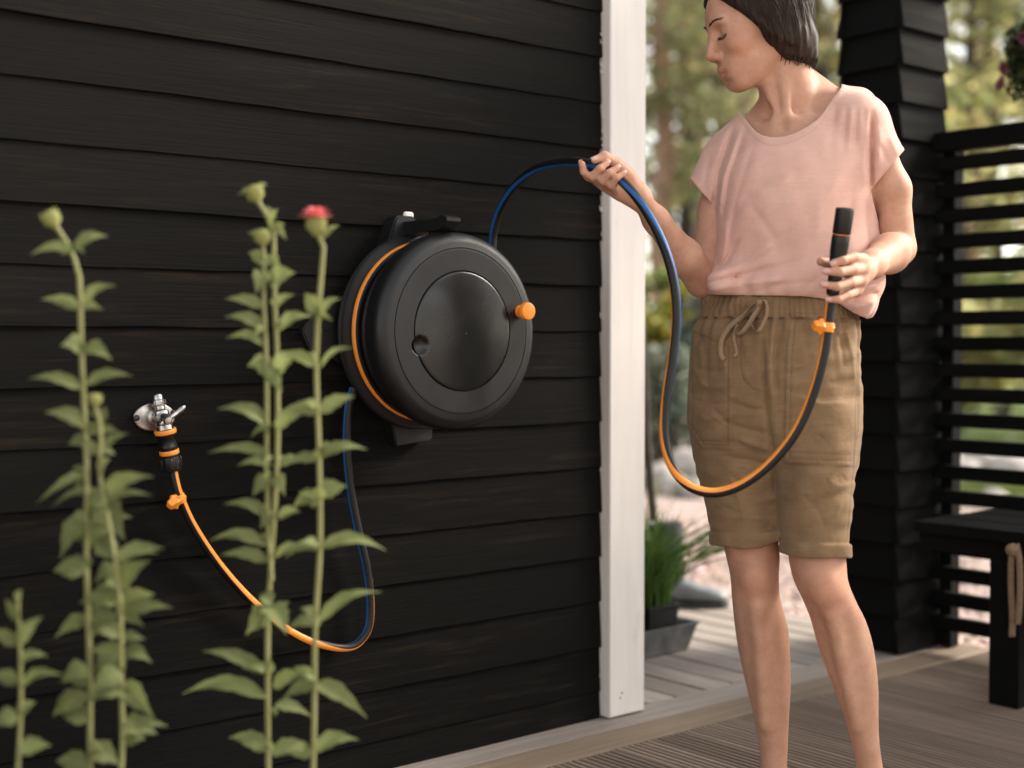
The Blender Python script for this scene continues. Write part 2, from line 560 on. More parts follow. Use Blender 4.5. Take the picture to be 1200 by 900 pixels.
# ---- unseen roof added over the pillar for its shade; the hanging basket hangs from its edge
roof = thing('added_shade_roof', WP(1.42, 0.45, 2.44), 'small dark boarded roof added out of view for shade, carried by the black pillar', 'roof')
RZ = 2.44
for k in range(7):
    s0 = 0.88 + 0.155 * k
    mb = MB(); mb.box((0, 0, 0), ((1, 0, 0), (0, 1, 0), (0, 0, 1)), (1.40, 0.150, 0.024), 0.002)
    mb.build('roof_board', M_porchblack, roof, frame(WP(s0 + .075, 0.45, RZ + .11), N, D, ZV))
for t in (0.0, 1.0):
    mb = MB(); mb.box((0, 0, 0), ((1, 0, 0), (0, 1, 0), (0, 0, 1)), (1.08, 0.09, 0.125), 0.004)
    mb.build('beam', M_porchblack, roof, frame(WP(1.42, t, RZ + .0325), D, -N, ZV))
rc = MB(); rc.box(WP(1.42, 0.45, RZ + .132), (D, -N, ZV), (1.12, 1.44, 0.014), 0.002)
rc.build('roofing', M_dark, roof)
# ---- slatted screen running from the pillar towards the camera
F_S = 1.335
screen = thing('slatted_screen', WP(F_S, 1.2, 0), 'black open screen of horizontal slats to the right of the pillar', 'screen fence')
F0, F1 = 0.10, 2.55
zs = [(1.567, 0.058)] + [(1.500 - 0.0787 * k, 0.043) for k in range(0, 19)]
for i, (zc, hh) in enumerate(zs):
    mb = MB(); mb.box((0, 0, 0), ((1, 0, 0), (0, 1, 0), (0, 0, 1)), (F1 - F0, 0.030 if i else 0.06, hh), 0.003)
    tl = random.uniform(-.0012, .0012)
    mb.build('rail' if i == 0 else 'slat', M_porchblack, screen, frame(WP(F_S + random.uniform(-.001, .001), (F0 + F1) / 2, zc + random.uniform(-.002, .002)), (N + ZV * tl).normalized(), D, (ZV - N * tl).normalized()))
for t in (0.128, 1.3, 2.5):
    mb = MB(); mb.box((0, 0, 0), ((1, 0, 0), (0, 1, 0), (0, 0, 1)), (0.042, 0.05, 1.55), 0.003)
    mb.build('post', M_porchblack, screen, frame(WP(F_S + 0.041, t, 0.78), N, D, ZV))

# ---- bench
bench = thing('bench', WP(1.05, 1.1, 0), 'black wooden bench standing against the slatted screen', 'bench')
B_S0, B_S1, B_T0, B_T1 = 0.865, 1.285, 0.335, 1.75
zt = 0.462
wseat = (B_S1 - B_S0 - 0.012) / 3
for i in range(3):
    mb = MB(); mb.box((0, 0, 0), ((1, 0, 0), (0, 1, 0), (0, 0, 1)), (B_T1 - B_T0, wseat, 0.032), 0.003)
    mb.build('seat_board', M_porchblack, bench, frame(WP(B_S0 + wseat * (i + .5) + 0.006 * i, (B_T0 + B_T1) / 2, zt - 0.016), N, D, ZV))
for sa in (B_S0 + 0.03, B_S1 - 0.03):
    mb = MB(); mb.box((0, 0, 0), ((1, 0, 0), (0, 1, 0), (0, 0, 1)), (B_T1 - B_T0 - 0.02, 0.03, 0.045), 0.003)
    mb.build('apron', M_porchblack, bench, frame(WP(sa, (B_T0 + B_T1) / 2, zt - 0.0545), N, D, ZV))
for sa in (B_S0 + 0.026, B_S1 - 0.026):
    for ta in (0.615, 1.5):
        mb = MB(); mb.box((0, 0, 0), ((1, 0, 0), (0, 1, 0), (0, 0, 1)), (0.085, 0.05, zt - 0.078), 0.004)
        mb.build('leg', M_porchblack, bench, frame(WP(sa - (0.006 if sa < 1 else -.006), ta, (zt - 0.078) / 2 + 0.0005), N, D, ZV))

# ---- rope hanging from the bench front
M_rope = simple('jute rope', (0.22, 0.145, 0.088), 0.9, nscale=200, var=.3, bmp=.3)
rope = MB()
hook = WP(B_S0 - 0.004, 0.655, zt - 0.03)
def strand_rope(path, r, mb):
    P = smooth_path(path, 90)
    for ph in (0, 2.094, 4.188):
        out = []
        for i, p in enumerate(P):
            t = (P[min(i + 1, len(P) - 1)] - P[max(i - 1, 0)]); t /= np.linalg.norm(t)
            u = np.cross(t, (0.3, 0.9, 0.1)); u /= np.linalg.norm(u); w = np.cross(t, u)
            a = ph + i * 0.62
            out.append(p + u * r * .55 * math.cos(a) + w * r * .55 * math.sin(a))
        mb.tube(out, r * .62, 7)
b0 = hook - D * 0.016
strand_rope([b0 + ZV * 0.0, b0 - D * 0.012 - ZV * .03 - N * .003, b0 - D * .012 - ZV * 0.1 - N * .004, b0 - D * .010 - ZV * 0.19, b0 - D * .012 - ZV * 0.235], 0.0075, rope)
strand_rope([b0 + N * 0.004, b0 + N * .02 - D * 0.014 - ZV * .04, b0 + N * .022 - D * .014 - ZV * 0.13, b0 + N * .016 - D * .012 - ZV * 0.2], 0.0075, rope)
rope.lathe([(0.0, -0.018), (0.014, -0.012), (0.019, 0), (0.014, 0.012), (0, 0.018)], b0 - ZV * 0.012 - D * .012, ZV, 14)
ro = rope.build('rope', M_rope); tag(ro, 'light brown twisted rope hanging down the front of the black bench', 'rope')

# ================================================================== hose reel on the wall
M_plas = simple('matt black plastic', (0.0062, 0.0062, 0.0064), 0.45, nscale=30, var=.10, bmp=0.12, spec=0.45)
M_gloss = simple('satin black plastic', (0.007, 0.0075, 0.0075), 0.27, nscale=18, var=.2, bmp=0.02, spec=0.5)
M_orange = simple('orange plastic', (0.90, 0.285, 0.030), 0.42, nscale=40, var=.06, bmp=.05)
M_blue = simple('blue hose stripe', (0.004, 0.088, 0.30), 0.5, var=.05, bmp=.03)
M_black = simple('black hose rubber', (0.006, 0.0062, 0.0064), 0.5, nscale=60, var=.15, bmp=.08, spec=.35)
M_label = simple('white label plastic', (0.78, 0.76, 0.73), 0.5, bmp=.02)
M_chrome = simple('tarnished chrome', (0.42, 0.405, 0.38), 0.30, 1.0, nscale=60, var=.35, bmp=.25)
M_screw = simple('dark screw', (0.05, 0.045, 0.04), 0.5, 0.6)

C0 = UW(543.5, 388, 0.215) - N * 0.215
KR = 0.91
def SC(p):
    return [(q[0] * KR, q[1]) for q in p]
reel = thing('hose_reel', C0, 'round black hose reel with an orange knob mounted on the siding', 'hose reel')
fl = MB()
fl.lathe(SC([(0.0, 0.030), (0.05, 0.030), (0.224, 0.050), (0.235, 0.054), (0.238, 0.060), (0.235, 0.066), (0.226, 0.066), (0.210, 0.074), (0.19, 0.078), (0.10, 0.078)]), C0, N, 120)
fl.build('back_flange', M_plas, reel)
dr = MB(); dr.lathe(SC([(0.170, 0.066), (0.172, 0.105), (0.172, 0.165)]), C0, N, 96)
dr.build('drum', M_plas, reel)
# wound hose between flange and cover
def ring_hose(R_, off, tube, ang, halfw, name):
    R_ *= KR; tube *= KR
    mb = MB(); seg = 144
    u = ZV; w = N.cross(ZV)
    pts = [C0 + N * off + (u * math.cos(a) + w * math.sin(a)) * R_ for a in np.linspace(0, 2 * math.pi, seg + 1)]
    tw = [(u * math.cos(a) + w * math.sin(a)) * math.cos(ang) + N * math.sin(ang) for a in np.linspace(0, 2 * math.pi, seg + 1)]
    def mf(a, i):
        a = (a + math.pi) % (2 * math.pi) - math.pi
        return 1 if abs(a) < halfw else (2 if abs(abs(a) - math.pi) < 0.45 else 0)
    mb.tube(pts, tube, 20, matfn=mf, twist=tw, caps=False)
    return mb.build(name, [M_black, M_orange, M_blue], reel)
ring_hose(0.2085, 0.0885, 0.0108, -0.1, 1.0, 'wound_hose')
ring_hose(0.199, 0.109, 0.0095, 2.0, 0.5, 'wound_hose')
ring_hose(0.203, 0.1265, 0.0095, 1.05, 0.20, 'wound_hose')
ring_hose(0.190, 0.098, 0.0095, 2.0, 0.5, 'wound_hose')
# front cover: lathe with a ring groove, a cap recess and a finger dimple
dim = UW(492, 405, 0.214) - (C0 + N * 0.214)
_w = N.cross(ZV)
dx, dy = dim.dot(ZV), dim.dot(_w)
def dimple(x, y):
    q = ((x - dx) ** 2 + (y - dy) ** 2) / 0.0195 ** 2
    return -0.015 * max(0.0, 1 - q) ** 0.5 if q < 1 else 0.0
prof = [(0.170, 0.146), (0.221, 0.1455), (0.2265, 0.147), (0.2305, 0.151), (0.2325, 0.158), (0.233, 0.168)]
for a in np.linspace(0, 90, 12):
    prof.append((0.203 + 0.030 * math.cos(R(a)), 0.181 + 0.030 * math.sin(R(a))))
prof += [(0.199, 0.2118), (0.1955, 0.2122), (0.1950, 0.2098), (0.1938, 0.2098), (0.1932, 0.2122)]
for r_ in np.linspace(0.190, 0.1425, 22):
    prof.append((r_, 0.2125 + (0.193 - r_) * 0.02))
prof += [(0.1420, 0.2125), (0.1415, 0.2080), (0.1200, 0.2050)]
cv = MB(); cv.lathe(SC(prof), C0, N, 240, fn=dimple)
cover = cv.build('front_cover', M_plas, reel, smooth=50)
cprof = [(0.1395, 0.2060), (0.1395, 0.2120), (0.1388, 0.2140), (0.1375, 0.2148)]
for r_ in np.linspace(0.135, 0.0, 40):
    cprof.append((r_, 0.2150 + 0.0075 * (1 - (r_ / 0.138) ** 2)))
cp = MB(); cp.lathe(SC(cprof), C0, N, 240, fn=lambda x, y: dimple(x, y) * 0.8)
cp.lathe([(0.0012, 0.2230), (0.003, 0.2234), (0.0032, 0.2222)], C0 + ZV * -.004, N, 12)
cp.build('centre_cap', M_gloss, reel, smooth=50)
kn = MB()
kc = UW(609, 365, 0.212) - N * 0.212
kn.lathe([(0.0130, 0.200), (0.0118, 0.222), (0.0125, 0.2265), (0.0178, 0.2285), (0.0192, 0.2305), (0.0195, 0.233), (0.0195, 0.240), (0.0184, 0.2432), (0.0160, 0.2440), (0.0, 0.2436)], kc, N, 40)
kn.lathe([(0.0122, 0.2128), (0.0138, 0.2128), (0.0138, 0.2145), (0.0122, 0.2145)], kc, N, 40)
kn.build('knob', M_orange, reel)
# top bracket with carrying grip and white tab
br = MB()
def WPx(px, py, off):
    q = UW(px, py, off) - C0
    return q.dot(D), q.dot(ZV)
outl = [WPx(448, 290, .045), WPx(458, 256, .045), WPx(462, 253, .045), WPx(478, 254, .045), WPx(483, 258, .045), WPx(492, 285, .045), WPx(480, 305, .045)]
br.prism(outl, C0 + N * 0.012, D, ZV, N, 0.052)
br.build('bracket', M_plas, reel, bevel=0.004)
gr = MB()
g0 = UW(480, 268, .06)
gr.prism([(-.006, -.018), (-.004, .014), (.10, .0125), (.120, .0125), (.132, .0165), (.150, .0175), (.160, .0125), (.160, .006), (.150, -.003), (.128, -.0125), (.06, -.0135)], g0 - D * .019, N, ZV, D, .038)
gr.box(g0 + N * 0.085 - ZV * 0.021, (N, D, ZV), (0.012, 0.016, 0.020), 0.002)
gr.build('carry_grip', M_plas, reel, bevel=.004)
tb = MB(); tc_ = UW(478.5, 252.5, .05)
tb.box(tc_, (D, -N, ZV), (0.026, 0.012, 0.0165), 0.004)
tb.build('white_tab', M_label, reel, bevel=0.0012)
# wall bracket: arm to the left with a screw hole, foot below
wb = MB()
ol = [WPx(352, 388, .03), WPx(356, 380, .03), WPx(398, 343, .03), WPx(440, 335, .03), WPx(440, 440, .03), WPx(396, 425, .03), WPx(360, 408, .03)]
wb.prism(ol, C0 + N * 0.012, D, ZV, N, 0.026)
ol = [WPx(447, 470, .03), WPx(458, 522, .03), WPx(500, 515, .03), WPx(502, 470, .03)]
wb.prism(ol, C0 + N * 0.012, D, ZV, N, 0.040)
wb.lathe([(0.05, 0.028), (0.05, 0.040)], C0, N, 32)
wb.build('wall_bracket', M_plas, reel, bevel=0.003)
hl = MB(); hc = UW(382, 380, .0385)
hl.lathe([(0.0145, 0.0), (0.0135, 0.0016), (0.0105, 0.0012), (0.0095, -0.012), (0.0, -0.012)], hc, N, 24)
hl.build('screw_hole', M_gloss, reel)

# ================================================================== tap and connecting hose
T0 = UW(181, 489, 0.026)
tap = thing('tap', T0, 'tarnished chrome garden tap with a lever on the black siding', 'tap')
z_ = T0 + N * 0.001
fg = MB(); seg = 48
rr = [(1.0, 0.0), (1.0, 0.0030), (0.965, 0.0048), (0.90, 0.0056), (0.5, 0.0062), (0.0, 0.0064)]
fg.add([T0 + N * (o - .002) + D * (.0435 * q * math.cos(2 * math.pi * k / seg)) + ZV * (.0285 * q * math.sin(2 * math.pi * k / seg)) for q, o in rr for k in range(seg)],
       [(i * seg + k, i * seg + (k + 1) % seg, (i + 1) * seg + (k + 1) % seg, (i + 1) * seg + k) for i in range(len(rr) - 1) for k in range(seg)])
fg.build('wall_plate', M_chrome, tap, smooth=12)
for (px, py) in ((160, 490), (203, 484)):
    sc_ = MB(); c = UW(px, py, .0295)
    sc_.lathe([(0.0065, 0), (0.006, 0.002), (0.004, 0.0035), (0, 0.004)], c, N, 16)
    sc_.box(c + N * .004, (D, N, ZV), (0.007, 0.0012, 0.0014), 0)
    sc_.build('screw', M_screw, tap)
tb_ = MB()
A = T0 + N * 0.003
tb_.lathe([(0.0165, 0), (0.0165, 0.005), (0.0120, 0.008), (0.0115, 0.022), (0.0115, 0.036), (0.0, 0.037)], A, N, 28)
bodc = T0 + N * 0.026 + D * .004
sdir = (UW(198, 533, .045) - UW(187, 487, .026)).normalized()       # spout direction, down and a little right
tb_.lathe([(0.0, -0.046), (0.0085, -0.0455), (0.0100, -0.043), (0.0100, -0.036), (0.0125, -0.0345), (0.0125, -0.024), (0.0098, -0.0225), (0.0098, -0.016), (0.0148, -0.012), (0.0158, 0.0), (0.0145, 0.012), (0.0135, 0.015), (0.0160, 0.017), (0.0160, 0.026)], bodc, sdir, 28)
for k in range(6):                                        # flats of the top nut
    u = sdir.orthogonal().normalized(); w_ = sdir.cross(u); a = math.pi / 3 * k
    rd = u * math.cos(a) + w_ * math.sin(a)
    tb_.box(bodc + sdir * -.0292 + rd * .0112, (sdir, rd, sdir.cross(rd)), (.0095, .004, .0125), .0008)
tb_.build('tap_body', M_chrome, tap)
pk2 = MB(); pdir = (UW(194, 491, .080) - (bodc + ZV * .002)).normalized()
pk2.lathe([(0.0085, 0.0), (0.0085, .012), (0.0102, .014), (0.0106, .017), (0.0106, .026), (0.0095, .030), (0.0070, .0345), (0.0066, .044), (0.0085, .0445), (0.0085, .050), (0.0060, .053), (0, .0535)], bodc + ZV * .002, pdir, 24)
pk2.build('packing_nut', M_chrome, tap)
lv = MB()
l_0 = bodc + ZV * .002 + pdir * .0475
l1 = UW(216.5, 476, .075)
ld = (l1 - l_0)
lv.tube(smooth_path([UW(189, 498, .080), UW(193, 494.5, .081), UW(205, 485.5, .081), UW(216.5, 476.5, .080)], 16), [.0028, .0046, .0056, .0054, .0046] + [.0042] * 7 + [.0048, .0050, .0048, .0030], 12, ref=N, flat=1.25)
lv.build('lever', M_chrome, tap)

M_hosemats = [M_black, M_orange, M_blue]
RH = 0.0088
def two_tone_hose(name, ctrl, parent, n, orange_half, blue_half, late=None):
    """ctrl rows: point, direction the orange stripe faces"""
    P = smooth_path([tuple(p) + tuple(o) for p, o in ctrl], n)
    pts = P[:, :3]; tw = P[:, 3:]
    mb = MB()
    def mf(a, i):
        a = (a + math.pi) % (2 * math.pi) - math.pi
        oh = orange_half if late is None else orange_half + (late - orange_half) * min(1, max(0, (i / n - .58) / .08))
        if abs(a) < oh:
            return 1
        return 2 if abs(abs(a) - math.pi) < blue_half else 0
    mb.tube(pts, RH, 28, matfn=mf, twist=tw)
    return mb.build(name, M_hosemats, parent, smooth=60)
conn0 = bodc + sdir * 0.0215
cdir = (UW(202, 549, .055) - conn0).normalized()
feeder = thing('connecting_hose', conn0, 'orange and black supply hose looping from the tap up to the reel', 'hose')
FR = N * 0.6 + D * 0.5 + ZV * 0.5
base_ = conn0 + cdir * 0.083
ctrl = [(base_, D * .75 + N * .65), (UW(208, 575, .058), D * .75 + N * .65), (UW(226, 616, .055), D * .7 + N * .7 + ZV * .3), (UW(260, 666, .05), D * .5 + N * .7 + ZV * .4),
        (UW(300, 709, .05), D * .3 + N * .85 + ZV * .35), (UW(342, 741, .05), N * .95 + ZV * .1), (UW(385, 757, .052), N * .8 - ZV * .65),
        (UW(414, 757, .055), N * .35 - ZV * 1.0 + D * .1), (UW(430, 740, .056), D * .85 - ZV * .5 + N * .1), (UW(434, 715, .056), D * .995 + N * .07),
        (UW(430.5, 670, .056), D * .995 + N * .07), (UW(420, 622, .056), D * .995 + N * .07), (UW(410.5, 570, .056), D * .995 + N * .07), (UW(406.5, 525, .058), D * .995 + N * .07),
        (UW(408, 480, .062), D * .995 + N * .07), (UW(414, 455, .062), D * .995 + N * .07)]
two_tone_hose('tube', ctrl, feeder, 180, 0.95, 0.50, 0.45)
cn = MB()
cn.lathe([(0.0150, 0), (0.0205, 0.001), (0.0205, 0.011), (0.0195, 0.013), (0.0175, 0.016), (0.0175, 0.030), (0.0180, 0.032), (0.0180, 0.036), (0.0165, 0.040), (0.0165, 0.052),
          (0.0185, 0.0535), (0.0190, 0.056), (0.0190, 0.075), (0.0175, 0.081), (0.0150, 0.0825), (0.006, 0.0825)], conn0 + cdir * 0.003, cdir, 40, cap0=True)
for k in range(12):
    a = 2 * math.pi * k / 12
    u = cdir.orthogonal().normalized(); w_ = cdir.cross(u)
    c = conn0 + cdir * 0.068 + (u * math.cos(a) + w_ * math.sin(a)) * 0.0188
    cn.box(c, (cdir, (u * math.cos(a) + w_ * math.sin(a)), cdir.cross(u * math.cos(a) + w_ * math.sin(a))), (0.02, 0.003, 0.003), 0.0005)
cno = cn.build('connector', M_gloss, feeder)
for o_, r_ in ((0.006, 0.0212), (0.0475, 0.0190)):
    rg = MB(); rg.lathe([(r_ - .004, -0.0045), (r_ - .0006, -0.0042), (r_, -0.003), (r_, 0.003), (r_ - .0006, 0.0042), (r_ - .004, 0.0045)], conn0 + cdir * o_, cdir, 40)
    rg.build('orange_ring', M_orange, cno)
def clip(center, tdir, out, parent):
    """orange sliding hose clip with a little winged clamp"""
    tdir = Vector(tdir).normalized(); out = (Vector(out) - tdir * tdir.dot(Vector(out))).normalized(); side = tdir.cross(out)
    c = Vector(center)
    mb = MB()
    mb.lathe([(RH + .0002, -0.0085), (RH + .0028, -0.0085), (RH + .0036, -0.006), (RH + .0036, 0.006), (RH + .0028, 0.0085), (RH + .0002, 0.0085)], c, tdir, 28)
    st = [(-0.0105, 0.0075, 0.0080), (-0.0085, 0.0118, 0.0105), (0.002, 0.0122, 0.0108), (0.0095, 0.0108, 0.0092), (0.0140, 0.0138, 0.0110), (0.0160, 0.0138, 0.0110), (0.0205, 0.0095, 0.0080), (0.0275, 0.0088, 0.0080), (0.0305, 0.0062, 0.0055)]
    vs = []; fs = []
    for (x, a, b) in st:
        for k in range(14):
            an = 2 * math.pi * (k + .5) / 14
            rr = 1 + 0.16 * math.cos(4 * an)
            vs.append(c + out * x + tdir * (a * rr * math.cos(an)) + side * (b * rr * math.sin(an)))
    for i in range(len(st) - 1):
        for k in range(14):
            k2 = (k + 1) % 14
            fs.append((i * 14 + k, i * 14 + k2, (i + 1) * 14 + k2, (i + 1) * 14 + k))
    fs.append(tuple(reversed(range(14)))); fs.append(tuple(range(len(vs) - 14, len(vs))))
    mb.add(vs, fs)
    return mb.build('clip', M_orange, parent, smooth=35)
tdr = UW(216, 600, .056) - UW(202, 565, .06)
clip(UW(210, 584, .058), tdr, UW(199, 590, .066) - UW(210, 584, .058), feeder)
# small dark print along the orange stripe
pr = MB()
P = smooth_path([tuple(p) + tuple(o) for p, o in ctrl], 900)
def dash(i0, i1):
    for j in range(i0, i1, 3):
        if rng.random() < 0.55:
            p = Vector(P[j, :3]); t = (Vector(P[j + 1, :3]) - p).normalized(); o = Vector(P[j, 3:]); o = (o - t * t.dot(o)).normalized()
            hgt = rng.uniform(0.0012, 0.0024)
            pr.box(p + o * (RH + 0.00015), (t, t.cross(o), o), (0.0011, hgt, 0.0004), 0)
dash(150, 176); dash(200, 224); dash(240, 292)
pr.build('printed_marks', M_screw, feeder)['kind'] = 'stuff'
# ================================================================== distance-field modelling (body and cloth)
def smin(a, b, k):
    h = np.maximum(k - np.abs(a - b), 0) / k
    return np.minimum(a, b) - h * h * k * 0.25
def smax(a, b, k):
    return -smin(-a, -b, k)
A3 = lambda v: np.array(tuple(v), np.float32)
def f_cone(a, b, r0, r1):
    a, b = A3(a), A3(b); ab = b - a; L2 = float(ab @ ab)
    def f(P):
        t = np.clip(((P - a) @ ab) / L2, 0, 1)
        q = P - a - t[:, None] * ab
        return np.sqrt((q * q).sum(1)) - (r0 + (r1 - r0) * t)
    return f
def f_ell(c, ax, rad):
    c = A3(c); Mx = np.array([tuple(Vector(a).normalized()) for a in ax], np.float32).T; r = np.array(rad, np.float32); m = float(min(rad))
    def f(P):
        q = (P - c) @ Mx
        k0 = np.sqrt(((q / r) ** 2).sum(1)); k1 = np.sqrt(((q / (r * r)) ** 2).sum(1))
        return np.where(k1 > 1e-6, k0 * (k0 - 1) / np.maximum(k1, 1e-6), -m)
    return f
def f_box(c, ax, half, rnd):
    c = A3(c); Mx = np.array([tuple(Vector(a).normalized()) for a in ax], np.float32).T; h = np.array(half, np.float32) - rnd
    def f(P):
        q = np.abs((P - c) @ Mx) - h
        return np.sqrt((np.maximum(q, 0) ** 2).sum(1)) + np.minimum(q.max(1), 0) - rnd
    return f
def f_loft(rows, phi=0.0, cap=0.02):
    """rows: z, cx, cy, a, b; cross sections are ellipses turned by phi"""
    r = np.array(sorted(rows), float)
    zz = np.linspace(r[0, 0], r[-1, 0], 240)
    tab = np.array([catmull(r[:, [1, 2, 3, 4]], r[:, 0], z) for z in zz]).astype(np.float32)
    cph, sph = math.cos(phi), math.sin(phi)
    z0, z1 = r[0, 0], r[-1, 0]
    def f(P):
        z = P[:, 2]; t = np.clip((z - z0) / (z1 - z0) * 239, 0, 238.999); i = t.astype(np.int32); u = (t - i)[:, None]
        q = tab[i] * (1 - u) + tab[i + 1] * u
        x = P[:, 0] - q[:, 0]; y = P[:, 1] - q[:, 1]
        l = x * cph + y * sph; v = -x * sph + y * cph
        k0 = np.sqrt((l / q[:, 2]) ** 2 + (v / q[:, 3]) ** 2)
        k1 = np.sqrt((l / q[:, 2] ** 2) ** 2 + (v / q[:, 3] ** 2) ** 2)
        m = np.minimum(q[:, 2], q[:, 3])
        d = np.where(k0 > 0.3, k0 * (k0 - 1) / np.maximum(k1, 1e-5), (k0 - 1) * m)
        return smax(d, np.maximum(z0 - z, z - z1), cap)
    return f
class Field:
    def __init__(self):
        self.ops = []
    def u(self, f, k=0.015):
        self.ops.append(('u', f, k)); return self
    def s(self, f, k=0.004):
        self.ops.append(('s', f, k)); return self
    def x(self, f):                       # general: f(P, d) -> d, never culled
        self.ops.append(('x', f, 0)); return self
    def ev(self, P, use=None):
        d = np.full(len(P), 10.0, np.float32)
        for i, (o, f, k) in enumerate(self.ops):
            if use is not None and not use[i]:
                continue
            if o == 'u':
                d = smin(d, f(P), k)
            elif o == 's':
                d = smax(d, -f(P), k)
            else:
                d = f(P, d)
        return d.astype(np.float32)
    def mesh(self, lo, hi, h, T=24, slack=0.03, relax=2):
        lo = np.array(lo, np.float32); n = (np.ceil((np.array(hi) - lo) / h / T).astype(int)) * T
        G = np.empty(tuple(n), np.float32)
        nt = n // T
        ii = np.stack(np.meshgrid(*[np.arange(k) for k in nt], indexing='ij'), -1).reshape(-1, 3)
        cen = (lo + (ii * T + (T - 1) / 2) * h).astype(np.float32)
        half = T * h * 0.5 * math.sqrt(3)
        dc = self.ev(cen)
        per = [f(cen) if o != 'x' else None for o, f, k in self.ops]
        loc = np.stack(np.meshgrid(*[np.arange(T)] * 3, indexing='ij'), -1).reshape(-1, 3).astype(np.float32) * h
        for t in range(len(ii)):
            i0, j0, k0 = ii[t] * T
            if abs(dc[t]) > half * 1.15 + slack:
                G[i0:i0 + T, j0:j0 + T, k0:k0 + T] = dc[t]
                continue
            use = [True if p is None else p[t] < half * 1.15 + self.ops[q][2] + slack for q, p in enumerate(per)]
            G[i0:i0 + T, j0:j0 + T, k0:k0 + T] = self.ev(lo + ii[t] * T * h + loc, use).reshape(T, T, T)
        return surface_nets(G, lo, h, relax)
    def sheet(self, lo, hi, h, cutf, relax=4):
        """open cloth: the zero surface of the field, kept only where cutf < 0"""
        n0 = len(self.ops)
        self.x(lambda P, d: np.maximum(d, cutf(P)))
        V, F = self.mesh(lo, hi, h, relax=0)
        del self.ops[n0:]
        C = V[F].mean(1)
        F = F[cutf(C) < self.ev(C)]
        used = np.unique(F); mp = np.full(len(V), -1); mp[used] = np.arange(len(used))
        V, F = V[used], mp[F]
        a = np.concatenate([F[:, i] for i in range(4)]); b = np.concatenate([F[:, (i + 1) % 4] for i in range(4)])
        key = np.minimum(a, b).astype(np.int64) * len(V) + np.maximum(a, b)
        uq, inv, cnt = np.unique(key, return_inverse=True, return_counts=True)
        rim = uq[cnt == 1]; ra, rb = rim // len(V), rim % len(V)
        isr = np.zeros(len(V), bool); isr[ra] = True; isr[rb] = True
        ea, eb = uq // len(V), uq % len(V)
        for it in range(relax):
            S = np.zeros_like(V); Cn = np.zeros(len(V))
            for p, q in ((ea, eb), (eb, ea)):
                for ax in range(3):
                    S[:, ax] += np.bincount(p, V[q, ax], len(V))
                Cn += np.bincount(p, minlength=len(V))
            R_ = np.zeros_like(V); Rn = np.zeros(len(V))
            for p, q in ((ra, rb), (rb, ra)):
                for ax in range(3):
                    R_[:, ax] += np.bincount(p, V[q, ax], len(V))
                Rn += np.bincount(p, minlength=len(V))
            T_ = np.where(isr[:, None], R_ / np.maximum(Rn, 1)[:, None], S / np.maximum(Cn, 1)[:, None])
            V = (V * .45 + .55 * T_).astype(np.float32)
        return V, F
def surface_nets(G, lo, h, relax=2):
    s = (G < 0)
    nx, ny, nz = G.shape
    c = np.zeros((nx - 1, ny - 1, nz - 1), np.uint8)
    for dx_ in (0, 1):
        for dy_ in (0, 1):
            for dz_ in (0, 1):
                c += s[dx_:nx - 1 + dx_, dy_:ny - 1 + dy_, dz_:nz - 1 + dz_]
    idx = np.flatnonzero((c > 0) & (c < 8))
    i, j, k = np.unravel_index(idx, c.shape)
    corners = [(a, b, e) for a in (0, 1) for b in (0, 1) for e in (0, 1)]
    val = [G[i + a, j + b, k + e] for a, b, e in corners]
    pos = np.zeros((len(idx), 3), np.float32); cnt = np.zeros(len(idx), np.float32)
    for p in range(8):
        for q in range(p + 1, 8):
            if sum(abs(x - y) for x, y in zip(corners[p], corners[q])) != 1:
                continue
            m = (val[p] < 0) != (val[q] < 0)
            t = np.where(m, val[p] / np.where(m, val[p] - val[q], 1), 0)
            for ax in range(3):
                pos[:, ax] += np.where(m, corners[p][ax] + t * (corners[q][ax] - corners[p][ax]), 0)
            cnt += m
    V = np.stack([i, j, k], 1) + pos / np.maximum(cnt, 1)[:, None]
    V = lo + V * h
    quads = []
    cs = np.array(c.shape)
    stride = np.array([cs[1] * cs[2], cs[2], 1])
    for ax in range(3):
        sl0 = [slice(None)] * 3; sl1 = [slice(None)] * 3
        sl0[ax] = slice(0, -1); sl1[ax] = slice(1, None)
        e = s[tuple(sl0)] != s[tuple(sl1)]
        b, g = [t for t in range(3) if t != ax]
        q = np.stack(np.nonzero(e), 1)
        ok = (q[:, b] > 0) & (q[:, g] > 0) & (q[:, b] < cs[b]) & (q[:, g] < cs[g]) & (q[:, ax] < cs[ax])
        q = q[ok]
        inside = s[q[:, 0], q[:, 1], q[:, 2]]
        base = q @ stride
        ids = [base - stride[b] - stride[g], base - stride[g], base, base - stride[b]]
        f = np.stack([np.searchsorted(idx, t) for t in ids], 1)
        flip = inside ^ (ax == 1)
        f[~flip] = f[~flip][:, ::-1]
        quads.append(f)
    F = np.concatenate(quads)
    for _ in range(relax):                      # light smoothing of the voxel staircase
        S = np.zeros_like(V); Cn = np.zeros(len(V), np.float32)
        for a in range(4):
            p, q = F[:, a], F[:, (a + 1) % 4]
            for ax in range(3):
                S[:, ax] += np.bincount(p, V[q, ax], len(V)) + np.bincount(q, V[p, ax], len(V))
            Cn += np.bincount(p, minlength=len(V)) + np.bincount(q, minlength=len(V))
        V = V * 0.45 + 0.55 * S / np.maximum(Cn, 1)[:, None]
    return V.astype(np.float32), F
_wr = np.random.default_rng(11)
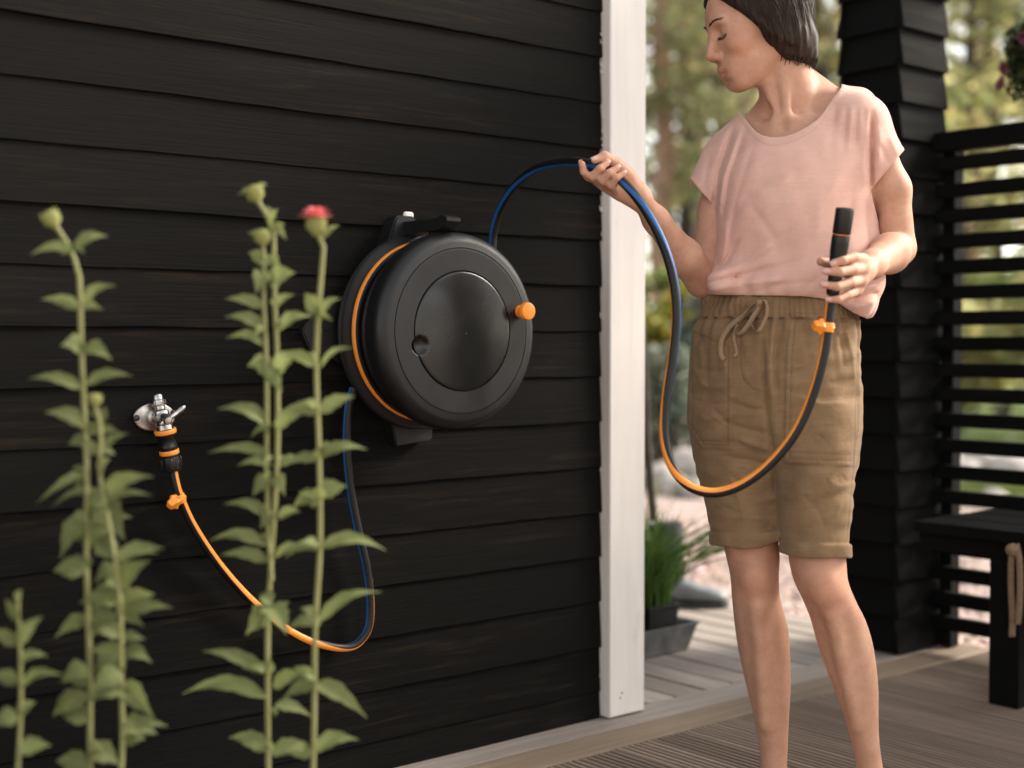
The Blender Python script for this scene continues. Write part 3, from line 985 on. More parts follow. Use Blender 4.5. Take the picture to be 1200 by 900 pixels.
def wnoise(P, scale, n=14, seed=0, aniso=(1, 1, 1)):
    """smooth pseudo-noise, about -1..1"""
    r = np.random.default_rng(seed); out = np.zeros(len(P), np.float32)
    for i in range(n):
        k = r.normal(size=3); k = k / np.linalg.norm(k) * np.array(aniso) * (2 * math.pi / scale) * r.uniform(.6, 1.2)
        out += np.sin(P @ k.astype(np.float32) + r.uniform(0, 6.28))
    return out / math.sqrt(n / 2) * 0.6
def sstep(a, b, x):
    t = np.clip((x - a) / (b - a), 0, 1); return t * t * (3 - 2 * t)
def segdist(px, py, pts):
    d = np.full(px.shape, 1e3, np.float32)
    for (x0, y0), (x1, y1) in zip(pts[:-1], pts[1:]):
        ex, ey = x1 - x0, y1 - y0
        t = np.clip(((px - x0) * ex + (py - y0) * ey) / (ex * ex + ey * ey), 0, 1)
        d = np.minimum(d, np.hypot(px - x0 - t * ex, py - y0 - t * ey))
    return d
def inpoly(px, py, poly):
    """signed distance in pixels, negative inside"""
    ins = np.zeros(px.shape, bool); n = len(poly)
    for i in range(n):
        x0, y0 = poly[i]; x1, y1 = poly[(i + 1) % n]
        cr = ((y0 > py) != (y1 > py)) & (px < (x1 - x0) * (py - y0) / ((y1 - y0) or 1e-9) + x0)
        ins ^= cr
    d = segdist(px, py, list(poly) + [poly[0]])
    return np.where(ins, -d, d)

# ================================================================== the person
PHI = -R(20)                                         # the hips and chest are turned towards the hose reel
FWD = Vector((math.sin(PHI), -math.cos(PHI), 0))     # where the chest faces
LFT = Vector((math.cos(PHI), math.sin(PHI), 0))      # her left
def row(y, xl, xr, b, Yc, phi=PHI):
    m = U((xl + xr) / 2, y, Yc); half = (xr - xl) / 2 * Yc / FPX
    s = abs(math.sin(phi)) * b
    a = math.sqrt(max(1e-4, half * half - s * s)) / math.cos(phi)
    return (m.z, m.x, Yc, a, b)
YT = 2.79
body = Field()
torso = [row(150, 876, 1000, .070, YT + .02), row(165, 868, 1016, .082, YT + .015), row(200, 862, 1020, .098, YT), row(235, 858, 1018, .108, YT), row(290, 862, 1005, .094, YT), row(330, 856, 1001, .094, YT),
         row(370, 846, 986, .098, YT), row(430, 826, 988, .110, YT), row(480, 828, 988, .110, YT), row(525, 838, 984, .094, YT)]
body.u(f_loft(torso, PHI))
ShR = U(857, 184, 2.885); ShL = U(1009, 146, 2.745)
body.u(f_cone(U(900, 140, 2.86), ShR, .040, .046), .03)
body.u(f_cone(U(950, 118, 2.84), ShL, .040, .046), .03)
# neck
body.u(f_cone(U(930, 146, 2.83), U(921, 96, 2.815), .056, .052), .035)
body.u(f_cone(U(921, 96, 2.815), U(915, 45, 2.80), .050, .050), .02)
body.u(f_cone(U(946, 96, 2.86), U(985, 130, 2.83), .026, .03), .03)
body.u(f_cone(U(918, 62, 2.775), U(922, 139, 2.762), .0115, .0090), .013)      # neck cords down to the breastbone
body.u(f_cone(U(899, 98, 2.785), U(911, 143, 2.770), .010, .007), .016)
body.u(f_cone(U(938, 90, 2.80), U(950, 136, 2.766), .009, .007), .020)
body.u(f_cone(U(927, 147, 2.758), U(990, 135, 2.742), .009, .010), .030)       # collar bones
body.u(f_cone(U(908, 148, 2.775), U(872, 150, 2.845), .009, .010), .030)
body.s(f_ell(U(917, 146, 2.742), ((1, 0, 0), (0, 1, 0), (0, 0, 1)), (.006, .007, .008)), .016)
body.s(f_ell(U(962, 118, 2.755), ((1, 0, .3), (0, 1, 0), (-.3, 0, 1)), (.030, .016, .016)), .016)
body.s(f_ell(U(895, 132, 2.785), ((1, 0, 0), (0, 1, 0), (0, 0, 1)), (.014, .016, .014)), .016)
# arms
N_TRUNK = len(body.ops)
ElR, WrR = U(823, 329, 2.815), U(750, 233, 2.655)
body.u(f_cone(ShR, ShR.lerp(ElR, .45), .046, .040), .02)
body.u(f_cone(ShR.lerp(ElR, .45), ElR, .040, .033), .02)
mR = ElR.lerp(WrR, .30)
body.u(f_cone(ElR, mR, .0330, .0345), .012)
body.u(f_cone(mR, ElR.lerp(WrR, .75), .0345, .0235), .02)
body.u(f_cone(ElR.lerp(WrR, .75), WrR, .0235, .0195), .02)
ElL, WrL = U(1052, 291, 2.745), U(1011, 316, 2.545)
mdL = U(1045, 222, 2.742)
body.u(f_cone(ShL, mdL, .046, .0350), .02)
body.u(f_cone(mdL, ElL, .0350, .0350), .02)
mL = ElL.lerp(WrL, .25)
body.u(f_cone(ElL, mL, .0345, .0365), .010)
body.u(f_cone(mL, ElL.lerp(WrL, .78), .0365, .0245), .02)
body.u(f_cone(ElL.lerp(WrL, .78), WrL, .0245, .0225), .02)
# legs (her right leg is on the left of the picture)
YL, YR = 2.80, 2.70
lrows = [(500, 824, 905, .085, YL), (560, 830, 908, .080, YL), (610, 840, 909, .073, YL - .01), (650, 850.5, 913, .064, YL - .02), (675, 856, 912, .062, YL - .026), (700, 858, 914, .058, YL - .02),
         (735, 861.5, 923, .060, YL + .004), (770, 867, 925.5, .060, YL + .016), (805, 875, 926, .053, YL + .02), (836, 882.5, 924.5, .044, YL + .022), (870, 889, 923, .036, YL + .024), (900, 892, 922, .035, YL + .026), (925, 892, 923, .037, YL + .028)]
rrows = [(500, 910, 988, .084, YR + .05), (560, 914, 987, .080, YR + .03), (610, 919, 986, .075, YR + .01), (655, 925, 990.5, .067, YR - .012), (680, 930.5, 993, .065, YR - .020), (703, 941, 1002, .061, YR - .014),
         (725, 950, 1013, .060, YR + .006), (750, 957, 1021, .062, YR + .022), (780, 967, 1026, .060, YR + .034), (810, 979, 1028.5, .051, YR + .042), (836, 988.5, 1028.5, .044, YR + .046), (870, 998, 1030, .037, YR + .05), (900, 1004, 1034, .036, YR + .054), (928, 1006, 1038, .038, YR + .056)]
for rows in (lrows, rrows):
    body.u(f_loft([row(y, a, b, d_, Y_, 0.0) for y, a, b, d_, Y_ in rows], 0.0), .025)
body.u(f_ell(U(884, 676, YL - .026 - .047), ((1, 0, 0), (0, 1, 0), (0, 0, 1)), (.024, .020, .030)), .022)      # knee caps
body.u(f_ell(U(966, 690, YR - .02 - .048), ((1, 0, .25), (0, 1, 0), (-.25, 0, 1)), (.025, .021, .032)), .022)
body.u(f_cone(U(888, 712, YL - .026 - .044), U(897, 850, YL - .012), .010, .006), .03)                          # shins
body.u(f_cone(U(974, 722, YR - .02 - .044), U(1003, 850, YR + .014), .010, .006), .03)
# feet, just below the edge of the photograph
for (ank, toe) in ((U(907, 925, YL + .028), Vector((-.30, -.95, 0))), (U(1022, 928, YR + .056), Vector((-.05, -1, 0)))):
    toe.normalize(); sd = Vector((-toe.y, toe.x, 0)); g = Vector((ank.x, ank.y, 0))
    heel = g - toe * .035 + ZV * .030
    body.u(f_cone(ank, heel, .034, .029), .02)
    body.u(f_cone(heel, g + toe * .125 + ZV * .020, .029, .018), .02)
    body.u(f_ell(g + toe * .10 + ZV * .021, (toe, sd, ZV), (.075, .043, .020)), .02)
    body.u(f_cone(ank + toe * .01, g + toe * .09 + ZV * .03, .033, .02), .03)
    for q in range(5):
        o = (q - 2) * .0165
        b_ = g + toe * (.145 - abs(q - 1) * .009) + sd * o + ZV * .015
        body.u(f_cone(b_, b_ + toe * (.036 - q * .003) - ZV * .003, .0105, .0095 - q * .0006), .006)
    body.x(lambda P, d: smax(d, -P[:, 2] + 0.0012, .004) if P[:, 2].min() < .05 else d)

# ---- hands: palm, thumb and four fingers each
def chain(pts, rads, k=.0022, k0=.007):
    for i in range(len(pts) - 1):
        body.u(f_cone(pts[i], pts[i + 1], rads[i], rads[i + 1]), k0 if i == 0 else k)
nails = []          # centre, along, out, width, length
zc = 2.462          # nozzle depth at the hand
# her left hand round the nozzle: palm on the right of it, fingers across the front, thumb behind
pal = [U(1010, 304, 2.500), U(1011, 315, 2.498), U(1009, 328, 2.500), U(1004, 341, 2.503)]
for p, r in zip(pal, (.0115, .0118, .0112, .0102)):
    body.u(f_cone(WrL, p, .0165, r), .014)
body.u(f_cone(U(1009, 320, 2.535), U(996, 317, 2.512), .017, .014), .014)
fing = [([(1010, 304, 2.500), (1001, 301.5, 2.462), (987, 305, 2.4395), (976.5, 308.5, 2.4375)], (.0102, .0094, .0083, .0068)),
        ([(1011, 315, 2.498), (1000, 316, 2.459), (984, 318.5, 2.4370), (968.5, 318, 2.4400)], (.0105, .0096, .0084, .0068)),
        ([(1009, 328, 2.500), (997, 331, 2.460), (981, 336, 2.4385), (966.0, 333.5, 2.4425)], (.0100, .0092, .0081, .0066)),
        ([(1004, 341, 2.503), (993, 345.5, 2.465), (982, 351, 2.4480), (971, 351, 2.4470)], (.0092, .0082, .0072, .0060))]
for pts, rad in fing:
    W_ = [U(*p) for p in pts]
    chain(W_, rad)
    nails.append((W_[3], (W_[3] - W_[2]).normalized(), Vector((-.12, -1, .12)), rad[3]))
th = [U(1004, 318, 2.532), U(988, 314, 2.512), U(973, 309, 2.494), U(962, 306.5, 2.482)]
chain(th, (.0150, .0120, .0100, .0082), .006, .012)
# her right hand round the hose
hz = 2.622
pk_ = [U(701, 211, 2.650), U(709, 215, 2.648), U(718, 220, 2.648), U(727, 226, 2.650)]
for p, r in zip(pk_, (.0110, .0115, .0110, .0105)):
    body.u(f_cone(WrR, p, .0165, r), .014)
body.u(f_cone(U(745, 222, 2.652), U(728, 200, 2.640), .0185, .0140), .016)           # ball of the thumb
body.u(f_cone(U(728, 214, 2.655), U(712, 204, 2.652), .016, .012), .012)
th2 = [U(735, 207, 2.642), U(721.5, 192, 2.628), U(708.5, 183.5, 2.610), U(697.0, 187.5, 2.602)]
chain(th2, (.0155, .0118, .0098, .0074), .006, .014)
nails.append((th2[3], (th2[3] - th2[2]).normalized(), Vector((-.1, -.75, .65)), .0074))
fg2 = [([(701, 211, 2.650), (689.5, 207.5, 2.622), (684.0, 201.5, 2.604), (682.3, 192.5, 2.598)], (.0098, .0080, .0074, .0066)),
       ([(707, 215, 2.648), (694.5, 207.0, 2.606), (703, 197.5, 2.594), (711.0, 191.5, 2.600)], (.0100, .0084, .0076, .0064)),
       ([(717, 221, 2.648), (706.0, 211.5, 2.602), (714, 202.5, 2.591), (723.0, 197.0, 2.597)], (.0098, .0084, .0075, .0062)),
       ([(726, 227, 2.650), (716.0, 217.0, 2.606), (722, 208.5, 2.594), (730.5, 203.5, 2.599)], (.0090, .0078, .0070, .0057))]
for q, (pts, rad) in enumerate(fg2):
    W_ = [U(*p) for p in pts]
    chain(W_, rad)
    nails.append((W_[3], (W_[3] - W_[2]).normalized(), Vector((.1, -.75, .65)) if q else Vector((-.6, .6, .4)), rad[3]))

# ---- head, in profile towards the reel and bent down
HP = R(21)
hF = Vector((-math.cos(HP) * .985, -.17, -math.sin(HP))).normalized()
hL = Vector((0, 0, 1)).cross(hF).normalized(); hU = hF.cross(hL).normalized()
HO = U(888, 36, 2.80)
def HL(f, u, l=0.0):
    return HO + hF * f + hU * u + hL * l
hax = (hF, hU, hL)
body.u(f_ell(HL(-.004, .045), hax, (.097, .082, .072)), .02)
body.u(f_ell(HL(.040, .000), hax, (.055, .075, .060)), .03)
body.u(f_ell(HL(.048, -.052), hax, (.044, .050, .0525)), .025)
body.u(f_ell(HL(.0790, -.0850), hax, (.017, .0145, .019)), .022)         # chin
for l in (-1, 1):
    body.u(f_cone(HL(.010, -.048, .046 * l), HL(.070, -.083, .020 * l), .017, .014), .025)   # jaw line
    body.u(f_ell(HL(.064, -.012, .040 * l), hax, (.024, .018, .020)), .02)                  # cheek bone
    body.u(f_ell(HL(.080, .041, .024 * l), hax, (.012, .007, .020)), .012)                  # brow
    body.s(f_ell(HL(.094, .021, .030 * l), hax, (.012, .0115, .017)), .010)                 # eye socket
    body.u(f_ell(HL(.0745, .0195, .030 * l), hax, (.0125, .0125, .0135)), .004)             # closed lid over the eye
    body.u(f_ell(HL(.1045, -.0215, .0115 * l), hax, (.0105, .0080, .0075)), .005)           # nostril wing
    body.s(f_ell(HL(.1085, -.0300, .0065 * l), hax, (.0060, .0035, .0032)), .003)
    e = Vector(HL(-.004, .004, .074 * l))
    body.u(f_ell(e, (hF * .94 + hL * .34 * l, hU, (hL - hF * .36 * l)), (.019, .031, .0065)), .005)
    body.s(f_ell(e + hL * .008 * l, hax, (.010, .019, .0055)), .004)
body.u(f_cone(HL(.088, .034), HL(.1075, -.004), .0080, .0088), .010)    # nose
body.u(f_ell(HL(.1125, -.0165), hax, (.0115, .0105, .0105)), .008)
body.u(f_ell(HL(.083, -.056), hax, (.0185, .028, .036)), .022)          # mouth mound
for l in (-1, 1):
    body.u(f_cone(HL(.1040, -.0500, .003 * l), HL(.0900, -.0545, .0225 * l), .0058, .0030), .004)     # upper lip
    body.u(f_cone(HL(.1015, -.0635, .003 * l), HL(.0895, -.0580, .0205 * l), .0066, .0032), .004)     # lower lip
    body.s(f_cone(HL(.1085, -.0567, .000 * l), HL(.0930, -.0568, .0235 * l), .0015, .0012), .002)
body.s(f_ell(HL(.1000, -.0755), hax, (.0055, .0050, .016)), .012)

t_ = time.time()
BV, BF = body.mesh((0.08, 2.38, -0.02), (0.86, 3.02, 1.86), 0.0024)
def skin_tint(V):
    px, py = proj(V)
    c = np.ones((len(V), 3), np.float32)
    def blend(m, col):
        m = m[:, None]; c[:] = c * (1 - m) + c * np.array(col, np.float32) * m
    def near(p, r):
        q = V - A3(p); return np.exp(-(q * q).sum(1) / (r * r))
    blend(np.clip(near(U(884, 672, YL - .06), .05) + near(U(963, 688, YR - .06), .055), 0, 1) * .8, (1.02, .84, .78))
    blend(np.clip(near(ElL, .045) + near(ElR, .045), 0, 1) * .45, (1.0, .86, .82))
    blend(np.clip(near(HL(.066, -.02, .045), .035) + near(HL(.066, -.02, -.045), .035), 0, 1) * .5, (1.02, .84, .80))
    for W_ in (fing, fg2):
        for pts, rad in W_:
            blend(near(U(*pts[1]), .009) * .4, (1.0, .86, .82)); blend(near(U(*pts[3]), .011) * .5, (1.03, .86, .84))
    q = (V - A3(HO)) @ np.array([tuple(hF), tuple(hU), tuple(hL)], np.float32).T
    lip = np.maximum(sstep(.0058, .0040, np.hypot((q[:, 1] + .0500 + np.abs(q[:, 2]) * .20) , np.maximum(np.abs(q[:, 2]) - .020, 0))),
                     sstep(.0068, .0050, np.hypot((q[:, 1] + .0632 - np.abs(q[:, 2]) * .25), np.maximum(np.abs(q[:, 2]) - .018, 0))))
    lip *= (q[:, 0] > .082) & (q[:, 1] < -.040)
    blend(lip * .85, (.80, .60, .60))
    lash = np.exp(-((q[:, 1] - .0110) / .0016) ** 2) * (np.abs(np.abs(q[:, 2]) - .030) < .0135) * (q[:, 0] > .070)
    blend(lash * .9, (.10, .08, .07))
    m_ = np.exp(-(((q - np.array([.052, -.037, .053], np.float32)) ** 2).sum(1)) / .0016 ** 2)
    blend(m_ * .8, (.35, .25, .22))                     # a mole on the cheek
    return c
def skin_mat():
    m, nt, bs = new_mat('skin')
    at = nd(nt, 'ShaderNodeAttribute', attribute_name='Col')
    v = coords(nt, rand=False)
    f = noise(nt, v, 26, 5, .6)
    f2 = noise(nt, v, 160, 3, .6)
    base = ramp(nt, f, [(0.25, (0.465, 0.242, 0.158)), (0.75, (0.60, 0.350, 0.242))])
    base = mixc(nt, ramp(nt, f2, [(0.50, (0.0,)), (0.75, (0.32,))]), base, (0.43, 0.195, 0.13))
    base = mixc(nt, 1.0, base, at.outputs['Color'], 'MULTIPLY')
    nt.links.new(base, bs.inputs['Base Color'])
    bs.inputs['Roughness'].default_value = 0.58
    bs.inputs['Specular IOR Level'].default_value = 0.28
    bs.inputs['Subsurface Weight'].default_value = 0.12
    bs.inputs['Subsurface Radius'].default_value = (0.9, 0.35, 0.18)
    bs.inputs['Subsurface Scale'].default_value = 0.006
    vo = nd(nt, 'ShaderNodeTexVoronoi'); vo.inputs['Scale'].default_value = 900
    nt.links.new(v, vo.inputs['Vector'])
    bump(nt, bs, vo.outputs['Distance'], 0.12, 0.0006)
    return m
M_skin = skin_mat()
person = put('person', mesh_np('person', BV, BF, col=skin_tint(BV)), M_skin)
tag(person, 'person in a pink short sleeved top and khaki shorts pulling the hose off the reel', 'person')
print('body', len(BV), round(time.time() - t_, 1))

M_nail = simple('fingernail', (0.62, 0.36, 0.30), 0.22, nscale=60, var=.05, bmp=0, spec=.55)
for (c, al, out, r) in nails:
    out = (out - al * al.dot(out)).normalized(); sd = al.cross(out)
    vs = []; fs = []; nu, nv = 9, 9
    Lh, Wh = r * 1.02, r * 0.80
    for a in range(nu):
        for b in range(nv):
            x = (a / (nu - 1) * 2 - 1); y = (b / (nv - 1) * 2 - 1)
            wy = Wh * (1 - 0.22 * max(0, -x) ** 3 - 0.30 * max(0, x) ** 4)
            ang = y * 1.0
            rr = r * 1.055 - 0.0006 * x * x
            vs.append(c + al * (x * Lh + r * .18) + out * (rr * math.cos(ang) - (r * .10 * x if x > 0 else 0)) + sd * (wy / 0.84 * math.sin(ang)))
    for a in range(nu - 1):
        for b in range(nv - 1):
            fs.append((a * nv + b, a * nv + b + 1, (a + 1) * nv + b + 1, (a + 1) * nv + b))
    nm = MB(); nm.add(vs, fs)
    o = nm.build('fingernail', M_nail, person)
    md = o.modifiers.new('thick', 'SOLIDIFY'); md.thickness = 0.0006; md.offset = -1

# ---- hair: a dark bob hugging the skull
hair = Field()
hair.u(f_ell(HL(-.010, .050), hax, (.106, .096, .090)), .02)
hair.u(f_ell(HL(-.036, .000), hax, (.074, .080, .0915)), .03)
hair.u(f_ell(HL(-.056, -.062), hax, (.045, .060, .068)), .03)
hair.u(f_ell(HL(-.036, -.040), hax, (.056, .056, .080)), .03)
for l in (-1, 1):
    hair.u(f_ell(HL(-.006, .002, .074 * l), hax, (.034, .046, .020)), .02)
def hair_cut(P, d):
    q = (P - A3(HO)) @ np.array([tuple(hF), tuple(hU), tuple(hL)], np.float32).T
    f, u, l = q[:, 0], q[:, 1], np.abs(q[:, 2])
    fine = 0.0007 * np.sin(l * 420 + np.sin(u * 60) * 2) + .0007 * np.sin(f * 300 + u * 45) + .0012 * wnoise(P, .012, 10, 5, (1, 1, .2))
    d = d + fine * sstep(.0, .03, np.abs(u) + .02)
    front = f - (np.interp(u, [-.06, -.02, 0, .03, .06, .09, .12, .15], [.014, .022, .027, .042, .060, .072, .062, .03]) + .003 * np.cos(l * 60 + u * 40))
    d = smax(d, front, .008)
    zz = P[:, 2] - float(U(930, 79, 2.8).z)
    bottom = -(zz - .018 * sstep(-.05, .02, f)) + .003 * wnoise(P, .02, 8, 9)
    return smax(d, bottom, .010)
hair.x(hair_cut)
hlo = np.array(HO) - .17; hhi = np.array(HO) + .19
HV, HFc = hair.mesh(hlo, hhi, 0.0022)
def hair_mat():
    m, nt, bs = new_mat('dark brown hair')
    v = coords(nt, (1, 1, 1), rand=False)
    wv = noise(nt, coords(nt, (60, 60, 14), rand=False), 6, 6, .7, 1.5)
    nt.links.new(ramp(nt, wv, [(0.3, (0.013, 0.008, 0.006)), (0.7, (0.050, 0.028, 0.018))]), bs.inputs['Base Color'])
    bs.inputs['Roughness'].default_value = 0.5
    bs.inputs['Specular IOR Level'].default_value = 0.25
    bump(nt, bs, wv, 0.5, 0.002)
    return m
M_hair = hair_mat()
hair_o = put('hair', mesh_np('hair', HV, HFc), M_hair, person)
wisps = MB()
_lowz = float(U(930, 79, 2.8).z)
_cand = np.flatnonzero(HV[:, 2] < max(_lowz, HV[:, 2].min()) + .014)
for i in rng.choice(_cand, 420):                       # loose ends along the bottom of the bob
    p = Vector(HV[i]) + ZV * .004
    q = p - ZV * random.uniform(.006, .017) + hF * random.uniform(-.004, .007)
    wisps.tube([p, p.lerp(q, .5) - hF * .001, q], [.0012, .0010, .0003], 4, caps=False)
wo = wisps.build('hair_ends', M_hair, hair_o); wo['kind'] = 'stuff'
# strands laid over the bob, following its surface from the crown down
def onfield(fld, org, dirs, r0, r1, n=16):
    lo_, hi_ = np.full(len(dirs), r0, np.float32), np.full(len(dirs), r1, np.float32)
    o = A3(org)
    for _ in range(n):
        m = (lo_ + hi_) / 2; ins = fld.ev((o + dirs * m[:, None]).astype(np.float32)) < 0
        lo_ = np.where(ins, m, lo_); hi_ = np.where(ins, hi_, m)
    return o + dirs * lo_[:, None], lo_
hB = np.array([tuple(hF), tuple(hU), tuple(hL)], np.float32)
ns, npt = 1500, 15
az = rng.uniform(-2.9, 2.9, ns) + math.pi
th0 = rng.uniform(.05, 1.2, ns); th1 = th0 + rng.uniform(.5, 1.5, ns)
tt = np.linspace(0, 1, npt)
THm = th0[:, None] + (th1 - th0)[:, None] * tt; AZ = az[:, None] + rng.normal(0, .12, ns)[:, None] * tt + .05 * np.sin(tt * 5 + az[:, None] * 3)
dl = np.stack([np.sin(THm) * np.cos(AZ), np.cos(THm), np.sin(THm) * np.sin(AZ)], -1).reshape(-1, 3) @ hB
HC = HL(-.012, .030)
SPt, SR = onfield(hair, HC, dl.astype(np.float32), .0, .16)
SPt = SPt.reshape(ns, npt, 3); SR = SR.reshape(ns, npt)
stm = MB()
for i in range(ns):
    ok = (SR[i] > .06) & (np.abs(np.gradient(SR[i])) < .006)
    k = 0
    while k < npt and ok[k]:
        k += 1
    if k < 5:
        continue
    lift = rng.uniform(.0002, .0016) if i % 14 else rng.uniform(.002, .006)
    pts = [Vector(SPt[i, j]) + (Vector(SPt[i, j]) - HC).normalized() * lift for j in range(k)]
    stm.tube(pts, list(np.linspace(.0009, .0003, k) * rng.uniform(.5, 1.2)), 4, caps=False)
so2 = stm.build('strands', M_hair, hair_o, smooth=80); so2['kind'] = 'stuff'
def facept(f, u, l):
    """point of the face surface along the face direction at height u and side l"""
    P0 = HL(.0, u, l)
    p, r = onfield(body, P0, np.array([tuple(hF)], np.float32), .03, .16)
    return Vector(p[0])
brow = MB(); lash = MB()
for l in (-1, 1):
    for i in range(44):
        t = i / 43; ll = (.010 + .036 * t) * l
        p = facept(0, .0395 + .0055 * math.sin(t * 2.5) + rng.uniform(-.0017, .0017), ll) + hF * .0004
        brow.tube([p, p + (hL * l * (.0045 + .002 * t) + hU * (.0035 - .004 * t) + hF * (.0008 - .003 * t))], [.00075, .0002], 4, caps=False)
    for i in range(26):
        t = i / 25; ll = (.019 + .024 * t) * l
        p = facept(0, .0105 - .002 * math.sin(t * 3.14), ll)
        lash.tube([p, p + hF * .004 - hU * .0028 + hL * l * .001, p + hF * .0065 - hU * .0030 + hL * l * .003 * t], [.0005, .0004, .0001], 4, caps=False)
bo = brow.build('eyebrows', M_hair, person); bo['kind'] = 'stuff'
la_ = lash.build('eyelashes', M_hair, person); la_['kind'] = 'stuff'
# ================================================================== clothes
def cloth_mat(name, c0, c1, weave=900, slub=0.3, rough=0.85, bmp=0.35):
    m, nt, bs = new_mat(name)
    at = nd(nt, 'ShaderNodeAttribute', attribute_name='Col')
    v = coords(nt, rand=False)
    f = noise(nt, v, 22, 6, .6)
    base = ramp(nt, f, [(0.3, c0), (0.7, c1)])
    sl = noise(nt, coords(nt, (25, 25, 420), rand=False), 1.0, 5, .65)
    sv = noise(nt, coords(nt, (380, 380, 30), rand=False), 1.0, 4, .6)
    base = mixc(nt, ramp(nt, sl, [(0.40, (slub,)), (0.56, (0.0,))]), base, tuple(x * .80 for x in c0))
    base = mixc(nt, ramp(nt, sv, [(0.58, (0.0,)), (0.75, (slub * .7,))]), base, tuple(min(1, x * 1.12) for x in c1))
    base = mixc(nt, 1.0, base, at.outputs['Color'], 'MULTIPLY')
    nt.links.new(base, bs.inputs['Base Color'])
    bs.inputs['Roughness'].default_value = rough
    bs.inputs['Specular IOR Level'].default_value = 0.15
    bs.inputs['Sheen Weight'].default_value = 0.12
    bs.inputs['Sheen Roughness'].default_value = 0.5
    wr = noise(nt, coords(nt, (60, 60, 45), rand=False), 1.0, 5, .6, .6)
    a1 = nd(nt, 'ShaderNodeMath', operation='MULTIPLY_ADD')
    nt.links.new(sl, a1.inputs[0]); a1.inputs[1].default_value = .35; nt.links.new(wr, a1.inputs[2])
    bump(nt, bs, a1.outputs[0], bmp, 0.002)
    return m
M_shirt = cloth_mat('pink slub jersey', (0.64, 0.385, 0.31), (0.725, 0.458, 0.375), slub=.16, bmp=.2)
M_short = cloth_mat('khaki linen', (0.198, 0.122, 0.062), (0.255, 0.162, 0.087), slub=.25, bmp=.7)
M_lace = simple('khaki drawstring', (0.27, 0.18, 0.105), 0.9, nscale=300, var=.15, bmp=.3)

FWD_n, LFT_n = A3(FWD), A3(LFT)
TC = A3(U(925, 250, YT))
def front(P):                        # 1 on the front half of the trunk
    return sstep(-.02, .03, (P - TC) @ FWD_n)
def folds(P, d, items, gain=1.9):
    """items: (polyline in photograph pixels, height in metres (negative = valley), half width in pixels)"""
    px, py = proj(P); fr = front(P)
    x0_, x1_, y0_, y1_ = px.min(), px.max(), py.min(), py.max()
    for pts, amp, w in items:
        xs_ = [p[0] for p in pts]; ys_ = [p[1] for p in pts]; m_ = 2.6 * w
        if min(xs_) - m_ > x1_ or max(xs_) + m_ < x0_ or min(ys_) - m_ > y1_ or max(ys_) + m_ < y0_:
            continue
        q = segdist(px, py, pts)
        # fade towards both ends
        L = np.array(pts, float); a, b = L[0], L[-1]; e = b - a; n2 = float(e @ e)
        t = ((px - a[0]) * e[0] + (py - a[1]) * e[1]) / n2
        fade = sstep(-.12, .22, t) * sstep(1.12, .78, t)
        d = d - fr * fade * (amp * gain) * (.55 * np.exp(-(q / w) ** 2) + .45 * np.exp(-q / (w * .62)))
    return d

# ---- top
shirt = Field()
srows = [row(150, 862, 1018, .082, YT + .02), row(165, 856, 1024, .098, YT + .012), row(200, 846, 1026, .116, YT), row(235, 840, 1022, .130, YT), row(270, 840, 1022, .132, YT), row(300, 838, 1030, .130, YT),
         row(322, 830, 1032, .134, YT), row(336, 827, 1031, .134, YT), row(346, 831, 1024, .128, YT), row(354, 838, 1012, .116, YT), row(366, 842, 1004, .108, YT)]
shirt.u(f_loft(srows, PHI), .03)
shirt.u(f_cone(U(893, 146, 2.85), ShR, .050, .054), .035)
shirt.u(f_cone(U(952, 124, 2.83), ShL, .052, .0530), .035)
shirt.u(f_cone(U(965, 121, 2.84), U(1004, 130, 2.80), .040, .044), .02)
sR1, sR2 = (810, 212), (841, 247)
sL1, sL2 = (1060, 176), (1022, 221)
eR = U(826, 230, 2.862); eL = U(1041, 199, 2.738)
shirt.u(f_cone(ShR, eR + (eR - ShR) * .5, .054, .0405), .035)
shirt.u(f_cone(ShL, eL + (eL - ShL) * .5, .0530, .0475), .030)
shirt.u(f_ell(U(1006, 349, 2.735), (LFT, FWD, ZV), (.040, .085, .050)), .03)
shirt.u(f_ell(U(846, 331, 2.72), (LFT, FWD, ZV), (.032, .034, .026)), .02)
